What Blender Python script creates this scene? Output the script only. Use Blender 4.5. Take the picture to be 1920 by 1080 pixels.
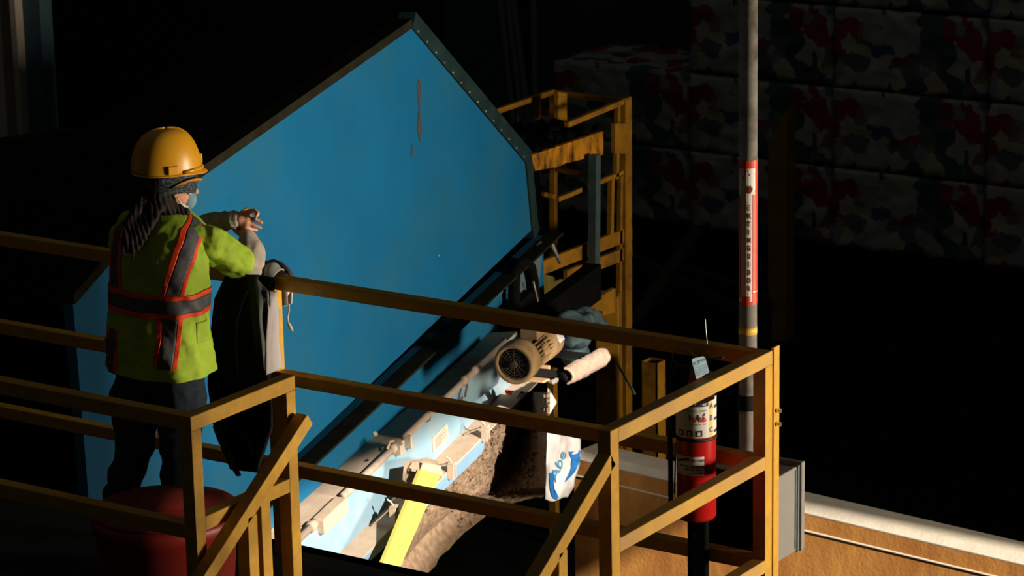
import bpy, bmesh, math, random
import numpy as np
from mathutils import Vector, Matrix, noise as mnoise
from mathutils.geometry import tessellate_polygon
random.seed(7)
for o in list(bpy.data.objects): bpy.data.objects.remove(o)
S = bpy.context.scene
COL = S.collection
rad = math.radians

# ------------------------------------------------------------------ camera
FPX, PITCH, YAW, ROLL, CH = 5418.15, .2576, .5899, -.02, 6.8251
F = np.array([-math.sin(YAW)*math.cos(PITCH), math.cos(YAW)*math.cos(PITCH), -math.sin(PITCH)])
R = np.array([math.cos(YAW), math.sin(YAW), 0.]); U = np.cross(R, F)
R, U = R*math.cos(ROLL)+U*math.sin(ROLL), -R*math.sin(ROLL)+U*math.cos(ROLL)
C0 = np.array([0, 0, CH])
cam = bpy.data.cameras.new('camera'); camo = bpy.data.objects.new('camera', cam); COL.objects.link(camo)
cam.sensor_width = 36; cam.lens = FPX/1920*36; cam.clip_end = 200
cam.dof.use_dof = True; cam.dof.focus_distance = 12.0; cam.dof.aperture_fstop = 8
camo.matrix_world = Matrix(((R[0], U[0], -F[0], 0), (R[1], U[1], -F[1], 0), (R[2], U[2], -F[2], CH), (0, 0, 0, 1)))
S.camera = camo
S.view_settings.view_transform = 'Standard'; S.view_settings.look = 'None'
S.view_settings.gamma = 1; S.view_settings.exposure = 0; S.view_settings.use_curve_mapping = False

# ------------------------------------------------------------------ world, sun, door light
W = bpy.data.worlds.new('world'); S.world = W; W.use_nodes = True
W.node_tree.nodes['Background'].inputs[0].default_value = (.85, .92, 1, 1)
W.node_tree.nodes['Background'].inputs[1].default_value = .012
SUNL = np.array([.83, -.30, .47]); SUNL /= np.linalg.norm(SUNL)
sl = bpy.data.lights.new('sun', 'SUN'); sl.energy = 12; sl.angle = rad(.55); sl.color = (1, .9, .76)
so = bpy.data.objects.new('sun', sl); COL.objects.link(so); so.location = (4, 0, 12)
so.rotation_euler = Vector(SUNL).to_track_quat('Z', 'Y').to_euler()
WX = 5.0     # plane of the sheet-metal wall with the doorway the light comes through
al = bpy.data.lights.new('doorway_daylight', 'AREA'); al.shape = 'RECTANGLE'; al.size = 1.9; al.size_y = 1.9
al.energy = 345; al.color = (1, .86, .66); al.spread = rad(60)
ao = bpy.data.objects.new('doorway_daylight', al); COL.objects.link(ao); ao.location = (WX-.08, 12.5, 3.6)
ao.rotation_euler = Vector((13, 1.6, .2)).to_track_quat('Z', 'Y').to_euler()

kl = bpy.data.lights.new('overhead_fill', 'AREA'); kl.shape = 'RECTANGLE'; kl.size = 22; kl.size_y = 24; kl.energy = 55; kl.color = (.95, 1, .93)  # fill lamp added under the closed roof to lift rail tops and bales
ko = bpy.data.objects.new('overhead_fill', kl); COL.objects.link(ko); ko.location = (-10, 14, 11.9)
# ------------------------------------------------------------------ helpers
def ray(px, py): return F+R*(px-960)/FPX-U*(py-540)/FPX
def P(px, py, X=None, Y=None, Z=None, D=None):
    """a point of the place seen at that pixel, on a known plane or depth"""
    d = ray(px, py)
    if X is not None: t = (X-C0[0])/d[0]
    elif Y is not None: t = (Y-C0[1])/d[1]
    elif Z is not None: t = (Z-C0[2])/d[2]
    else: t = D
    return Vector(C0+t*d)
CD = np.array([-.196, .975, 0]); CD /= np.linalg.norm(CD)       # conveyor runs this way
CN = np.array([CD[1], -CD[0], 0])                                # its visible side faces this way
CO = np.array([-8.547, 9.25, 0.])
def L(s, n, z): return Vector(CO+CD*s+CN*n+np.array([0, 0, z]))
def PV(px, py, n):
    d = ray(px, py); t = ((CO+CN*n-C0)@CN)/(d@CN); return Vector(C0+t*d)
def PVs(px, py, n):
    v = np.array(PV(px, py, n))-CO; return v@CD, v[2]

def link(name, me, mat=None, parent=None):
    o = bpy.data.objects.new(name, me); COL.objects.link(o)
    if mat is not None: me.materials.append(mat)
    if parent is not None: o.parent = parent
    return o
def obj(name, bm, mat, parent=None, smooth=False):
    me = bpy.data.meshes.new(name); bmesh.ops.recalc_face_normals(bm, faces=bm.faces); bm.to_mesh(me); bm.free()
    if smooth:
        for p in me.polygons: p.use_smooth = True
    return link(name, me, mat, parent)
def tag(o, label=None, cat=None, group=None, kind=None):
    if label: o['label'] = label
    if cat: o['category'] = cat
    if group: o['group'] = group
    if kind: o['kind'] = kind
    return o
def thing(name, label, cat, group=None):
    o = bpy.data.objects.new(name, None); COL.objects.link(o); o.empty_display_size = .1
    return tag(o, label, cat, group)
def settle(root, z=None):
    """move the empty to the base of its parts, parts keep their places"""
    bpy.context.view_layer.update()
    lo = Vector((1e9,)*3); hi = Vector((-1e9,)*3)
    for c in root.children:
        if c.type == 'MESH':
            for v in c.data.vertices:
                for i in range(3): lo[i] = min(lo[i], v.co[i]); hi[i] = max(hi[i], v.co[i])
    b = Vector(((lo[0]+hi[0])/2, (lo[1]+hi[1])/2, lo[2]))
    root.location = b
    for c in root.children: c.location = Vector(c.location)-b
def NB(): return bmesh.new()
def hexa(bm, c):
    v = [bm.verts.new(p) for p in c]
    for f in ((0, 3, 2, 1), (4, 5, 6, 7), (0, 1, 5, 4), (1, 2, 6, 5), (2, 3, 7, 6), (3, 0, 4, 7)): bm.faces.new([v[i] for i in f])
def box(bm, lo, hi):
    a, b = lo, hi
    hexa(bm, [(a[0], a[1], a[2]), (b[0], a[1], a[2]), (b[0], b[1], a[2]), (a[0], b[1], a[2]), (a[0], a[1], b[2]), (b[0], a[1], b[2]), (b[0], b[1], b[2]), (a[0], b[1], b[2])])
def bar(bm, a, b, side, w, h):
    """bar from a to b (its centre line), w along side, h across both"""
    a, b = Vector(a), Vector(b); d = (b-a).normalized(); s = Vector(side); s = (s-d*s.dot(d)).normalized(); t = d.cross(s)
    s *= w/2; t *= h/2
    hexa(bm, [a-s-t, a+s-t, b+s-t, b-s-t, a-s+t, a+s+t, b+s+t, b-s+t])
def bevel(bm, r=.004, n=2):
    bmesh.ops.recalc_face_normals(bm, faces=bm.faces)
    es = [e for e in bm.edges if len(e.link_faces) == 2 and e.calc_face_angle(0) > .6]
    bmesh.ops.bevel(bm, geom=es, offset=r, segments=n, affect='EDGES', profile=.5)
    return bm
def prism(bm, pts, off):
    """extrude a polygon (list of points) by the vector off"""
    off = Vector(off); a = [bm.verts.new(p) for p in pts]; b = [bm.verts.new(Vector(p)+off) for p in pts]
    bm.faces.new(a); bm.faces.new(b[::-1]); n = len(a)
    for i in range(n): bm.faces.new((a[i], a[(i+1) % n], b[(i+1) % n], b[i]))
def frame_of(d):
    d = Vector(d).normalized(); u = Vector((0, 0, 1)) if abs(d.z) < .9 else Vector((1, 0, 0))
    s = d.cross(u).normalized(); return d, s, s.cross(d)
def tube(bm, pts, r, n=12, cap=True):
    pts = [Vector(p) for p in pts]; rs = r if isinstance(r, (list, tuple)) else [r]*len(pts)
    rings = []; ps = None
    for i, p in enumerate(pts):
        d = (pts[min(i+1, len(pts)-1)]-pts[max(i-1, 0)]).normalized()
        if ps is None: _, s, t = frame_of(d)
        else:
            s = (ps-d*ps.dot(d)).normalized(); t = s.cross(d)
        ps = s
        rings.append([bm.verts.new(p+(s*math.cos(2*math.pi*k/n)+t*math.sin(2*math.pi*k/n))*rs[i]) for k in range(n)])
    for a, b in zip(rings, rings[1:]):
        for k in range(n): bm.faces.new((a[k], a[(k+1) % n], b[(k+1) % n], b[k]))
    if cap: bm.faces.new(rings[0][::-1]); bm.faces.new(rings[-1])
def lathe(bm, a, d, prof, n=32):
    """prof = [(distance along d, radius)...] around the axis through a"""
    a = Vector(a); d, s, t = frame_of(d); rings = []
    for (z, r) in prof:
        rings.append([bm.verts.new(a+d*z+(s*math.cos(2*math.pi*k/n)+t*math.sin(2*math.pi*k/n))*max(r, 1e-4)) for k in range(n)])
    for p, q in zip(rings, rings[1:]):
        for k in range(n): bm.faces.new((p[k], p[(k+1) % n], q[(k+1) % n], q[k]))
    bm.faces.new(rings[0][::-1]); bm.faces.new(rings[-1])
def grid(bm, fn, nu, nv, closed=False):
    vs = [[bm.verts.new(fn(i/nu, j/nv)) for i in range(nu+(0 if closed else 1))] for j in range(nv+1)]
    m = len(vs[0])
    for j in range(nv):
        for i in range(nu): bm.faces.new((vs[j][i], vs[j][(i+1) % m], vs[j+1][(i+1) % m], vs[j+1][i]))
    return vs
def solid(o, t, off=0):
    m = o.modifiers.new('thickness', 'SOLIDIFY'); m.thickness = t; m.offset = off; return o
def fbm(v, s=1., o=3):
    v = Vector(v)*s; a = 0; k = 1
    for _ in range(o): a += k*mnoise.noise(v); v = v*2.03+Vector((7, 3, 1)); k *= .5
    return a
def remesh(name, parts, voxel, mat, parent=None, smooth=2, disp=None):
    """one continuous skin grown round tapered capsules (p, rp, q, rq) and ellipsoids (c, (ax, ay, az) vectors)"""
    bm = NB()
    for p in parts:
        if len(p) == 4:
            a, ra, b, rb = Vector(p[0]), p[1], Vector(p[2]), p[3]
            d = b-a; Ln = d.length or 1e-4; d = d/Ln
            prof = [(-ra*math.cos(t), ra*math.sin(t)) for t in (0.02, .5, 1.0, 1.57)]+[(Ln+rb*math.sin(t), rb*math.cos(t)) for t in (0, .57, 1.07, 1.55)]
            lathe(bm, a, d, prof, 14)
        else:
            c, (ax, ay, az) = Vector(p[0]), [Vector(q) for q in p[1]]
            m = Matrix(((ax.x, ay.x, az.x, c.x), (ax.y, ay.y, az.y, c.y), (ax.z, ay.z, az.z, c.z), (0, 0, 0, 1)))
            bmesh.ops.create_icosphere(bm, subdivisions=3, radius=1, matrix=m)
    bmesh.ops.recalc_face_normals(bm, faces=bm.faces)
    me = bpy.data.meshes.new(name); bm.to_mesh(me); bm.free()
    t = bpy.data.objects.new('tmp', me); COL.objects.link(t)
    m = t.modifiers.new('r', 'REMESH'); m.mode = 'VOXEL'; m.voxel_size = voxel; m.use_smooth_shade = True
    if smooth:
        m = t.modifiers.new('s', 'SMOOTH'); m.iterations = smooth; m.factor = .6
    dg = bpy.context.evaluated_depsgraph_get(); dg.update()
    me2 = bpy.data.meshes.new_from_object(t.evaluated_get(dg)); me2.name = name
    bpy.data.objects.remove(t)
    if disp:
        no = [Vector(v.normal) for v in me2.vertices]
        for v, k in zip(me2.vertices, no): v.co = v.co+k*disp(v.co)
    for p in me2.polygons: p.use_smooth = True
    me2.materials.clear()
    return link(name, me2, mat, parent)
_font = {}
def text2d(s, size=1., bold=0):
    """outline of the words as (verts2d, faces), centred, cap height about size*.7"""
    cu = bpy.data.curves.new('t', 'FONT'); cu.body = s; cu.size = size; cu.align_x = 'CENTER'; cu.align_y = 'CENTER'; cu.offset = bold; cu.resolution_u = 3
    t = bpy.data.objects.new('t', cu); COL.objects.link(t)
    dg = bpy.context.evaluated_depsgraph_get(); dg.update()
    me = bpy.data.meshes.new_from_object(t.evaluated_get(dg))
    r = ([(v.co.x, v.co.y) for v in me.vertices], [tuple(p.vertices) for p in me.polygons])
    bpy.data.objects.remove(t); bpy.data.meshes.remove(me); return r
def put_text(bm, s, size, fn, at=(0, 0), rot=0, bold=0, sx=1.):
    vs, fs = text2d(s, size, bold); c, q = math.cos(rot), math.sin(rot)
    nv = [bm.verts.new(fn(at[0]+x*sx*c-y*q, at[1]+x*sx*q+y*c)) for x, y in vs]
    for f in fs:
        try: bm.faces.new([nv[i] for i in f])
        except ValueError: pass
def put_rect(bm, u0, v0, u1, v1, fn, nu=1, nv=1):
    grid(bm, lambda a, b: fn(u0+(u1-u0)*a, v0+(v1-v0)*b), nu, nv)

# ------------------------------------------------------------------ materials
MATS = {}
def mat(name, col, rough=.6, metal=0., var=.18, vs=14., bump=.0, bs=120., dirt=None, dirt_amt=.5, dirt_s=6., spec=.4, streak=None):
    if name in MATS: return MATS[name]
    m = bpy.data.materials.new(name); m.use_nodes = True; nt = m.node_tree; b = nt.nodes['Principled BSDF']
    b.inputs['Roughness'].default_value = rough; b.inputs['Metallic'].default_value = metal
    b.inputs['Specular IOR Level'].default_value = spec
    tc = nt.nodes.new('ShaderNodeTexCoord')
    n = nt.nodes.new('ShaderNodeTexNoise'); n.inputs['Scale'].default_value = vs; n.inputs['Detail'].default_value = 5
    nt.links.new(tc.outputs['Object'], n.inputs['Vector'])
    r = nt.nodes.new('ShaderNodeValToRGB'); r.color_ramp.elements[0].position = .3; r.color_ramp.elements[1].position = .7
    c = np.array(col)
    r.color_ramp.elements[0].color = (*(c*(1-var)), 1); r.color_ramp.elements[1].color = (*np.minimum(c*(1+var), 1), 1)
    nt.links.new(n.outputs['Fac'], r.inputs['Fac']); out = r.outputs['Color']
    if dirt is not None:
        n2 = nt.nodes.new('ShaderNodeTexNoise'); n2.inputs['Scale'].default_value = dirt_s; n2.inputs['Detail'].default_value = 8; n2.inputs['Roughness'].default_value = .65
        if streak:
            mp = nt.nodes.new('ShaderNodeMapping'); mp.inputs['Scale'].default_value = streak
            nt.links.new(tc.outputs['Object'], mp.inputs['Vector']); nt.links.new(mp.outputs['Vector'], n2.inputs['Vector'])
        else: nt.links.new(tc.outputs['Object'], n2.inputs['Vector'])
        r2 = nt.nodes.new('ShaderNodeValToRGB'); r2.color_ramp.elements[0].position = 1-dirt_amt-.12; r2.color_ramp.elements[1].position = min(1, 1-dirt_amt+.12)
        nt.links.new(n2.outputs['Fac'], r2.inputs['Fac'])
        mx = nt.nodes.new('ShaderNodeMix'); mx.data_type = 'RGBA'; mx.inputs['B'].default_value = (*dirt, 1)
        nt.links.new(r2.outputs['Color'], mx.inputs['Factor']); nt.links.new(out, mx.inputs['A']); out = mx.outputs['Result']
    nt.links.new(out, b.inputs['Base Color'])
    if bump:
        n3 = nt.nodes.new('ShaderNodeTexNoise'); n3.inputs['Scale'].default_value = bs; n3.inputs['Detail'].default_value = 4
        nt.links.new(tc.outputs['Object'], n3.inputs['Vector'])
        bp = nt.nodes.new('ShaderNodeBump'); bp.inputs['Strength'].default_value = bump; bp.inputs['Distance'].default_value = .01
        nt.links.new(n3.outputs['Fac'], bp.inputs['Height']); nt.links.new(bp.outputs['Normal'], b.inputs['Normal'])
    MATS[name] = m; return m
YEL = mat('yellow_paint', (.58, .30, .012), .55, var=.10, vs=30, bump=.08, bs=200, dirt=(.46, .25, .03), dirt_amt=.42, dirt_s=9)
YELB = mat('yellow_paint_worn', (.60, .33, .035), .6, var=.15, vs=20, bump=.1, bs=160, dirt=(.45, .25, .07), dirt_amt=.52, dirt_s=5)
YELM = mat('machine_yellow', (.36, .165, .010), .5, var=.15, vs=9, dirt=(.12, .06, .02), dirt_amt=.40, dirt_s=7)
YDRIP = mat('yellow_with_grease_runs', (.62, .25, .012), .6, var=.1, vs=9, dirt=(.02, .015, .01), dirt_amt=.47, dirt_s=2.2, streak=(7, 7, 2.2), spec=.2)
BLUE = mat('blue_paint', (.004, .098, .222), .6, var=.08, vs=2.2, bump=.03, bs=60, dirt=(.012, .100, .185), dirt_amt=.45, dirt_s=1.6, spec=.15)
BLUD = mat('dusty_blue_paint', (.165, .265, .335), .7, var=.08, vs=5, bump=.05, bs=80, dirt=(.23, .27, .30), dirt_amt=.42, dirt_s=4, spec=.2)
BLUP = mat('bright_blue_paint', (.14, .24, .36), .55, var=.08, vs=5)
RIM = mat('grimy_steel', (.010, .024, .025), .9, 0, var=.3, vs=8, bump=.1, spec=.08)
RIMB = mat('brown_grime', (.013, .012, .007), .95, 0, var=.3, vs=10, bump=.2, spec=.06)
DUST = mat('caked_pale_dust', (.38, .29, .215), .95, var=.12, vs=9, bump=.25, bs=70, spec=.1)
DUSTD = mat('dark_dust', (.12, .095, .07), .95, var=.25, vs=9, bump=.3, bs=60, spec=.1)
MUD = mat('grey_mud', (.155, .105, .068), .95, var=.35, vs=25, bump=.6, bs=55, spec=.1)
DARK = mat('black_steel', (.010, .011, .010), .85, 0, var=.3, vs=6, bump=.1, spec=.15)
TEAL = mat('dark_teal_steel', (.03, .05, .05), .6, .1, var=.25, vs=6)
GREY = mat('grey_enclosure_paint', (.215, .195, .18), .55, var=.05, vs=8, bump=.04)
GREYD = mat('grey_gasket', (.10, .13, .13), .6, var=.1)
CONC = mat('stained_concrete', (.60, .27, .065), .9, var=.15, vs=2.5, bump=.2, bs=45, dirt=(.42, .165, .04), dirt_amt=.5, dirt_s=3.2, spec=.2, streak=(2.2, 2.2, .7))
CONT = mat('concrete_cap', (.50, .44, .36), .9, var=.08, vs=8, bump=.2, bs=40, spec=.2)
GALV = mat('galvanised_pipe', (.40, .36, .32), .5, .35, var=.2, vs=12, dirt=(.16, .13, .10), dirt_amt=.42, dirt_s=10)
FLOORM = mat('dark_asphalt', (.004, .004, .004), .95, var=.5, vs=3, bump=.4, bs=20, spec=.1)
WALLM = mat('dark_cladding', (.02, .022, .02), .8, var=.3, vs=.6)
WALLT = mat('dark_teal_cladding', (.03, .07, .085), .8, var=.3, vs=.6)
RED = mat('red_enamel', (.42, .010, .008), .22, var=.05, spec=.6)
REDD = mat('dark_red_plastic', (.20, .012, .008), .5, var=.2, vs=6, dirt=(.10, .02, .01), dirt_amt=.4)
WHITE = mat('white_label', (.72, .68, .62), .5, var=.05)
BLK = mat('black_print', (.02, .02, .02), .6, var=.1)
REDP = mat('red_print', (.62, .05, .02), .5, var=.1)
YLAB = mat('yellow_label', (.72, .48, .08), .5, var=.05)
DEEPBLK = mat('deep_black_steel', (.004, .004, .004), .9, var=.3, spec=.05)
RUB = mat('black_rubber', (.015, .015, .015), .6, var=.2)
CHR = mat('chrome', (.6, .6, .6), .2, .9, var=.05)
TAGB = mat('pale_blue_card', (.42, .60, .72), .7, var=.08, vs=60)

# ================================================================== SETTING
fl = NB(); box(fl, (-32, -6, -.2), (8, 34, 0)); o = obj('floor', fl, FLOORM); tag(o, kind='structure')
b = NB(); box(b, (-3.3, 10.32, 0), (-2.9, 10.90, 4.35)); o = obj('added_shade_pier', b, WALLM); tag(o, kind='structure')  # unseen block added to shade the left end of the blue panel
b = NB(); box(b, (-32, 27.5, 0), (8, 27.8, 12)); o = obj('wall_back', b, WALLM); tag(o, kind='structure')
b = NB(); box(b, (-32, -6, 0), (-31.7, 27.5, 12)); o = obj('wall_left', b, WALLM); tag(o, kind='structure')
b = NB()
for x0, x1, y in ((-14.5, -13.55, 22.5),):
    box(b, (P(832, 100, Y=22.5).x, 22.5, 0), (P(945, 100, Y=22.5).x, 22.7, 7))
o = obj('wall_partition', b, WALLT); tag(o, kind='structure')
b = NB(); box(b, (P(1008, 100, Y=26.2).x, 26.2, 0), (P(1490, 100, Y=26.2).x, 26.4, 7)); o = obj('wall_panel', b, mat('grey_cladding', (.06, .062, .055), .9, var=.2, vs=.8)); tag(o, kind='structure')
# door frame at the far left
b = NB()
DJY = 18.0
def vstrip(x0, x1, m, dy=0, top=6, bot=0):
    bb = NB(); a = P(x0, 120, Y=DJY).x; c = P(x1, 120, Y=DJY).x; box(bb, (a, DJY+dy, bot), (c, DJY+dy+.15, top)); return bb
dr = obj('door_1', vstrip(-40, 9, None), mat('pale_door', (.62, .60, .55), .7, var=.1)); tag(dr, kind='structure')
o = obj('door_frame', vstrip(9, 34, None, -.02), mat('brown_jamb', (.30, .22, .17), .7, var=.15), dr)
o = obj('door_frame', vstrip(34, 44, None, -.06), mat('pale_jamb', (.55, .47, .38), .7, var=.1), dr)
o = obj('door_post', vstrip(44, 76, None, .03), mat('teal_jamb', (.06, .12, .15), .7, var=.1), dr)

# right wall: sheet metal with a doorway and two added openings shaped to throw the sun patches
def onwall(p):
    p = np.array(p); t = (WX-p[0])/SUNL[0]; q = p+SUNL*t; return (q[1], q[2])
def mud_n(x, y):
    xl_ = interp(y, ctrl_y, ctrl_l)-6; xr_ = interp(y, [735, 925, 955, 1000, 1060, 1120], [1025, 1025, 925, 868, 815, 770]); u = min(1, max(0, (x-xl_)/(xr_-xl_)))
    uv_ = interp(y, [735, 790, 855, 913, 1006, 1060, 1120], [.1, .45, .55, .50, .30, .2, .15]); nr_ = interp(y, [735, 915, 950, 1120], [.66, .66, .30, .26])
    if u < uv_: return .31-.10*(u/uv_)**1.5+.02*math.sin(u/uv_*3.1)
    k = (u-uv_)/(1-uv_); return .21+(nr_-.21)*(k**1.15)
def interp(x, xs, ys): return float(np.interp(x, xs, ys))
ctrl_y = [735, 780, 855, 913, 1006, 1060, 1120]; ctrl_l = [988, 955, 897, 839, 772, 738, 700]
PM = lambda x, y: PV(x, y, mud_n(x, y))
patch1 = [PV(500, 970, 0), PV(557, 932, 0), PV(600, 912, 0), PV(665, 880, .07), PV(705, 863, .12), PV(757, 838, .185), PV(808, 806, .185), PV(857, 779, .185), PV(900, 764, .185), PV(935, 744, .27), PV(972, 728, .325),
          PV(1000, 710, .66), PV(1050, 640, .8), PV(1146, 632, .8), PV(1150, 705, .78), PV(1092, 745, .72), PV(1088, 925, .68), PV(1016, 955, .66),
          PM(925, 925), PM(870, 965), PM(838, 995), PM(806, 1040), PM(770, 1100), PM(700, 1150), PV(480, 1190, .3)]
hole1 = [onwall(p) for p in patch1]
h2a = onwall(P(1425, 925, Y=13.43)); h2b = onwall(P(2060, 1075, Y=13.4))
hole2 = [(h2a[0]-.45, h2a[1]-.25), (h2a[0]+.12, h2a[1]+.05), (h2b[0]+.16, h2b[1]), (h2b[0]+.16, h2b[1]-.9), (h2b[0]-.7, h2b[1]-.9)]
door = [(11.5, .0), (13.5, .0), (13.5, 4.6), (11.5, 4.6)]
outer = [(-8, -.1), (11.49, -.1), (11.49, 4.61), (13.51, 4.61), (13.51, -.1), (40, -.1), (40, 16), (-8, 16)]
loops = [outer, hole1, hole2]
vv = [[Vector((WX, y, z)) for y, z in lp] for lp in loops]
tri = tessellate_polygon(vv); flat = [v for lp in vv for v in lp]
b = NB(); bv = [b.verts.new(v) for v in flat]
for t in tri:
    try: b.faces.new([bv[i] for i in t])
    except ValueError: pass
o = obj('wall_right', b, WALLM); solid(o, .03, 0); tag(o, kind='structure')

# low concrete wall of the loading pit
WA = np.array(P(1163, 869, Z=1.5)); WB = np.array(P(1920, 1047, Z=1.5)); wdv = (WB-WA)/np.linalg.norm(WB-WA); wn = np.array([wdv[1], -wdv[0], 0.])
def wl(t, d, z): return Vector(WA+wdv*t-wn*d+np.array([0, 0, z-1.5]))
b = NB(); hexa(b, [wl(-.35, 0, 0), wl(4.6, 0, 0), wl(4.6, .22, 0), wl(-.35, .22, 0), wl(-.35, 0, 1.46), wl(4.6, 0, 1.46), wl(4.6, .22, 1.46), wl(-.35, .22, 1.46)])
o = obj('wall_pit', b, CONC); tag(o, kind='structure')
b = NB(); n_ = 60
prism(b, [wl(-.35, 0, 1.455), wl(-.35, 0, 1.466), wl(-.35, .045, 1.5), wl(-.35, .22, 1.5), wl(-.35, .22, 1.455)], wl(4.6, 0, 1.5)-wl(-.35, 0, 1.5))
obj('wall_cap', b, CONT, o)
b = NB()
hexa(b, [wl(-.35, -.008, 1.358), wl(4.6, -.008, 1.358), wl(4.6, .01, 1.352), wl(-.35, .01, 1.352), wl(-.35, -.008, 1.362), wl(4.6, -.008, 1.362), wl(4.6, .01, 1.372), wl(-.35, .01, 1.372)])
obj('wall_ledge', b, CONT, o)

# ================================================================== PLATFORM
w = .0513
Y0, Y1, YS, XR, XL = 8.5919, 6.99, 7.5524, -4.6851, -5.9669
ZT, ZM, ZL, ZD = 4.0, 3.615, 3.236, 2.845
pl = thing('platform', 'black steel walkway platform that the person stands on', 'platform')
b = NB(); box(b, (-13, 6.9, ZD-.05), (XL-.03, 8.72, ZD)); box(b, (XL-.03, 7.5, ZD-.05), (XR+.03, 8.72, ZD)); obj('deck', b, DARK, pl)
b = NB(); box(b, (-13, 8.66, ZD-.2), (XR+.03, 8.72, ZD+.0)); box(b, (-13, 6.9, ZD-.2), (XL-.03, 6.96, ZD-.05)); box(b, (XR-.03, 7.5, ZD-.2), (XR+.03, 8.66, ZD-.05)); obj('edge_beam', b, DARK, pl)
for x, y in ((-12, 7.1), (-9, 7.1), (-6.2, 7.1), (-6.2, 8.5), (-4.8, 8.5), (-4.8, 7.6), (-9, 8.5), (-12, 8.5)):
    b = NB(); box(b, (x-.05, y-.05, 0), (x+.05, y+.05, ZD-.05)); obj('column', b, DARK, pl)
settle(pl)
stt = thing('staircase', 'dark steel stair going down from the walkway between the two yellow handrails', 'stairs')
for sx in (XL+.09, XR-.11):
    b = NB(); bar(b, (sx, 7.48, ZD-.12), (sx, 3.6, .12), (1, 0, 0), .03, .2); obj('stringer', b, DARK, stt)
for i in range(13):
    t = (i+.6)/13.4; y = 7.48+(3.6-7.48)*t; z = ZD+(0-ZD)*t
    b = NB(); box(b, (XL+.105, y-.13, z-.03), (XR-.125, y+.13, z)); obj('tread', b, DARK, stt)
settle(stt)

def xrail(x0, x1, y, z, ww=w): b = NB(); box(b, (x0, y, z-ww), (x1, y+ww, z)); return bevel(b, .003)
def yrail(x, y0, y1, z, ww=w): b = NB(); box(b, (x-ww, y0, z-ww), (x, y1, z)); return bevel(b, .003)
def post(x, y, z0, z1, ww=w): b = NB(); box(b, (x-ww, y, z0), (x, y+ww, z1)); return bevel(b, .003)
gr = thing('guard_rail', 'long yellow guard rail with three bars, turning the corner beside the fire extinguisher', 'railing')
obj('top_rail', xrail(-13, XR-w, Y0, ZT), YEL, gr)
obj('middle_rail', xrail(-13, XR-w, Y0, ZM-.002), YEL, gr)
obj('lower_rail', xrail(-13, XR-w, Y0, ZL), YEL, gr)
obj('top_rail', yrail(XR, YS+w, Y0+w, ZT), YELB, gr)
obj('middle_rail', yrail(XR, YS+w, Y0, ZM+.005, w*.97), YELB, gr)
obj('lower_rail', yrail(XR, YS+w, Y0, ZL-.005, w*.97), YELB, gr)
b = NB(); box(b, (XR-w, Y0, ZD), (XR, Y0+w, ZT-w)); obj('post', bevel(b, .003), YEL, gr)
b = NB(); box(b, (XR-w, YS, ZD), (XR, YS+w, ZT)); obj('post', bevel(b, .003), YEL, gr)
px_ = P(516, 620, Y=Y0).x
obj('post', post(px_, Y0+.001, ZD, ZT-w-.001), YEL, gr)
obj('post', post(-9.4, Y0+.001, ZD, ZT-w-.001), YEL, gr)
b = NB(); xx = P(1459, 760, Y=8.70).x; box(b, (xx-.012, 8.668, ZD-.2), (xx, 8.71, ZT+.002)); obj('flat_bar', bevel(b, .002), YEL, gr)
b = NB(); tube(b, [(xx-.02, 8.69, 3.765), (xx+.018, 8.69, 3.765)], .008, 8); obj('bolt', b, CHR, gr); b = NB(); tube(b, [(xx-.02, 8.69, 3.715), (xx+.018, 8.69, 3.715)], .008, 8); obj('bolt', b, CHR, gr)
settle(gr)

nr = thing('guard_rail', 'yellow guard rail in front of the red bin, with a square return frame', 'railing')
obj('top_rail', xrail(-11.5, XL-w, Y1, ZT), YEL, nr)
obj('middle_rail', xrail(-11.5, XL-w, Y1+.001, ZM+.002), YEL, nr)
obj('post', post(XL, Y1, ZD, ZT-w), YEL, nr)
obj('top_rail', yrail(XL, Y1, YS+.001+w*0, ZT), YEL, nr)
obj('middle_rail', yrail(XL, Y1+w, YS-w, 3.638, w*.97), YEL, nr)
obj('post', post(XL, YS-w, ZD, ZT-w), YEL, nr)
obj('post', post(-9.0, Y1, ZD, ZT-w), YEL, nr)
obj('post', post(XL+.002, 7.335, 2.4, 3.62), YEL, nr)
settle(nr)

def slope_rail(name, label, x, top, bot, low, extra):
    t = thing(name, label, 'handrail')
    b = NB(); d = (Vector(bot)-Vector(top)); far = Vector(top)+d*low
    bar(b, top, far, (1, 0, 0), w, w*1.0); obj('rail', bevel(b, .003), YEL, t)
    for (y, z1) in extra:
        b = NB(); tz = top[2]+(y+w/2-top[1])*(bot[2]-top[2])/(bot[1]-top[1])
        box(b, (x-w, y, tz-2.2), (x, y+w, tz-.02)); obj('post', bevel(b, .003), YEL, t)
    settle(t); return t
# centre lines lie midway between the two lit edges seen in the photograph
xl = XL+.008+w
ta = (P(584, 783, X=xl)+P(586, 800, X=xl))/2
ta = Vector((xl-w/2, P(582, 786, X=xl).y, P(582, 786, X=xl).z)); tb = Vector((xl-w/2, P(440, 1008, X=xl).y, P(440, 1008, X=xl).z))
slope_rail('stair_handrail', 'sloping yellow stair handrail crossing the square frame near the red bin', xl, ta, tb, 6.0, ((7.19, 0),))
xr = XR+.0
ta = Vector((xr-w/2, P(1111, 929, X=xr).y, P(1111, 929, X=xr).z)); tb = Vector((xr-w/2, P(1020, 1084, X=xr).y, P(1020, 1084, X=xr).z))
ta = ta+(ta-tb)*.45
slope_rail('stair_handrail', 'sloping yellow stair handrail joined to the post below the extinguisher', xr, ta, tb, 5.0, ((7.235, 0),))

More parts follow.
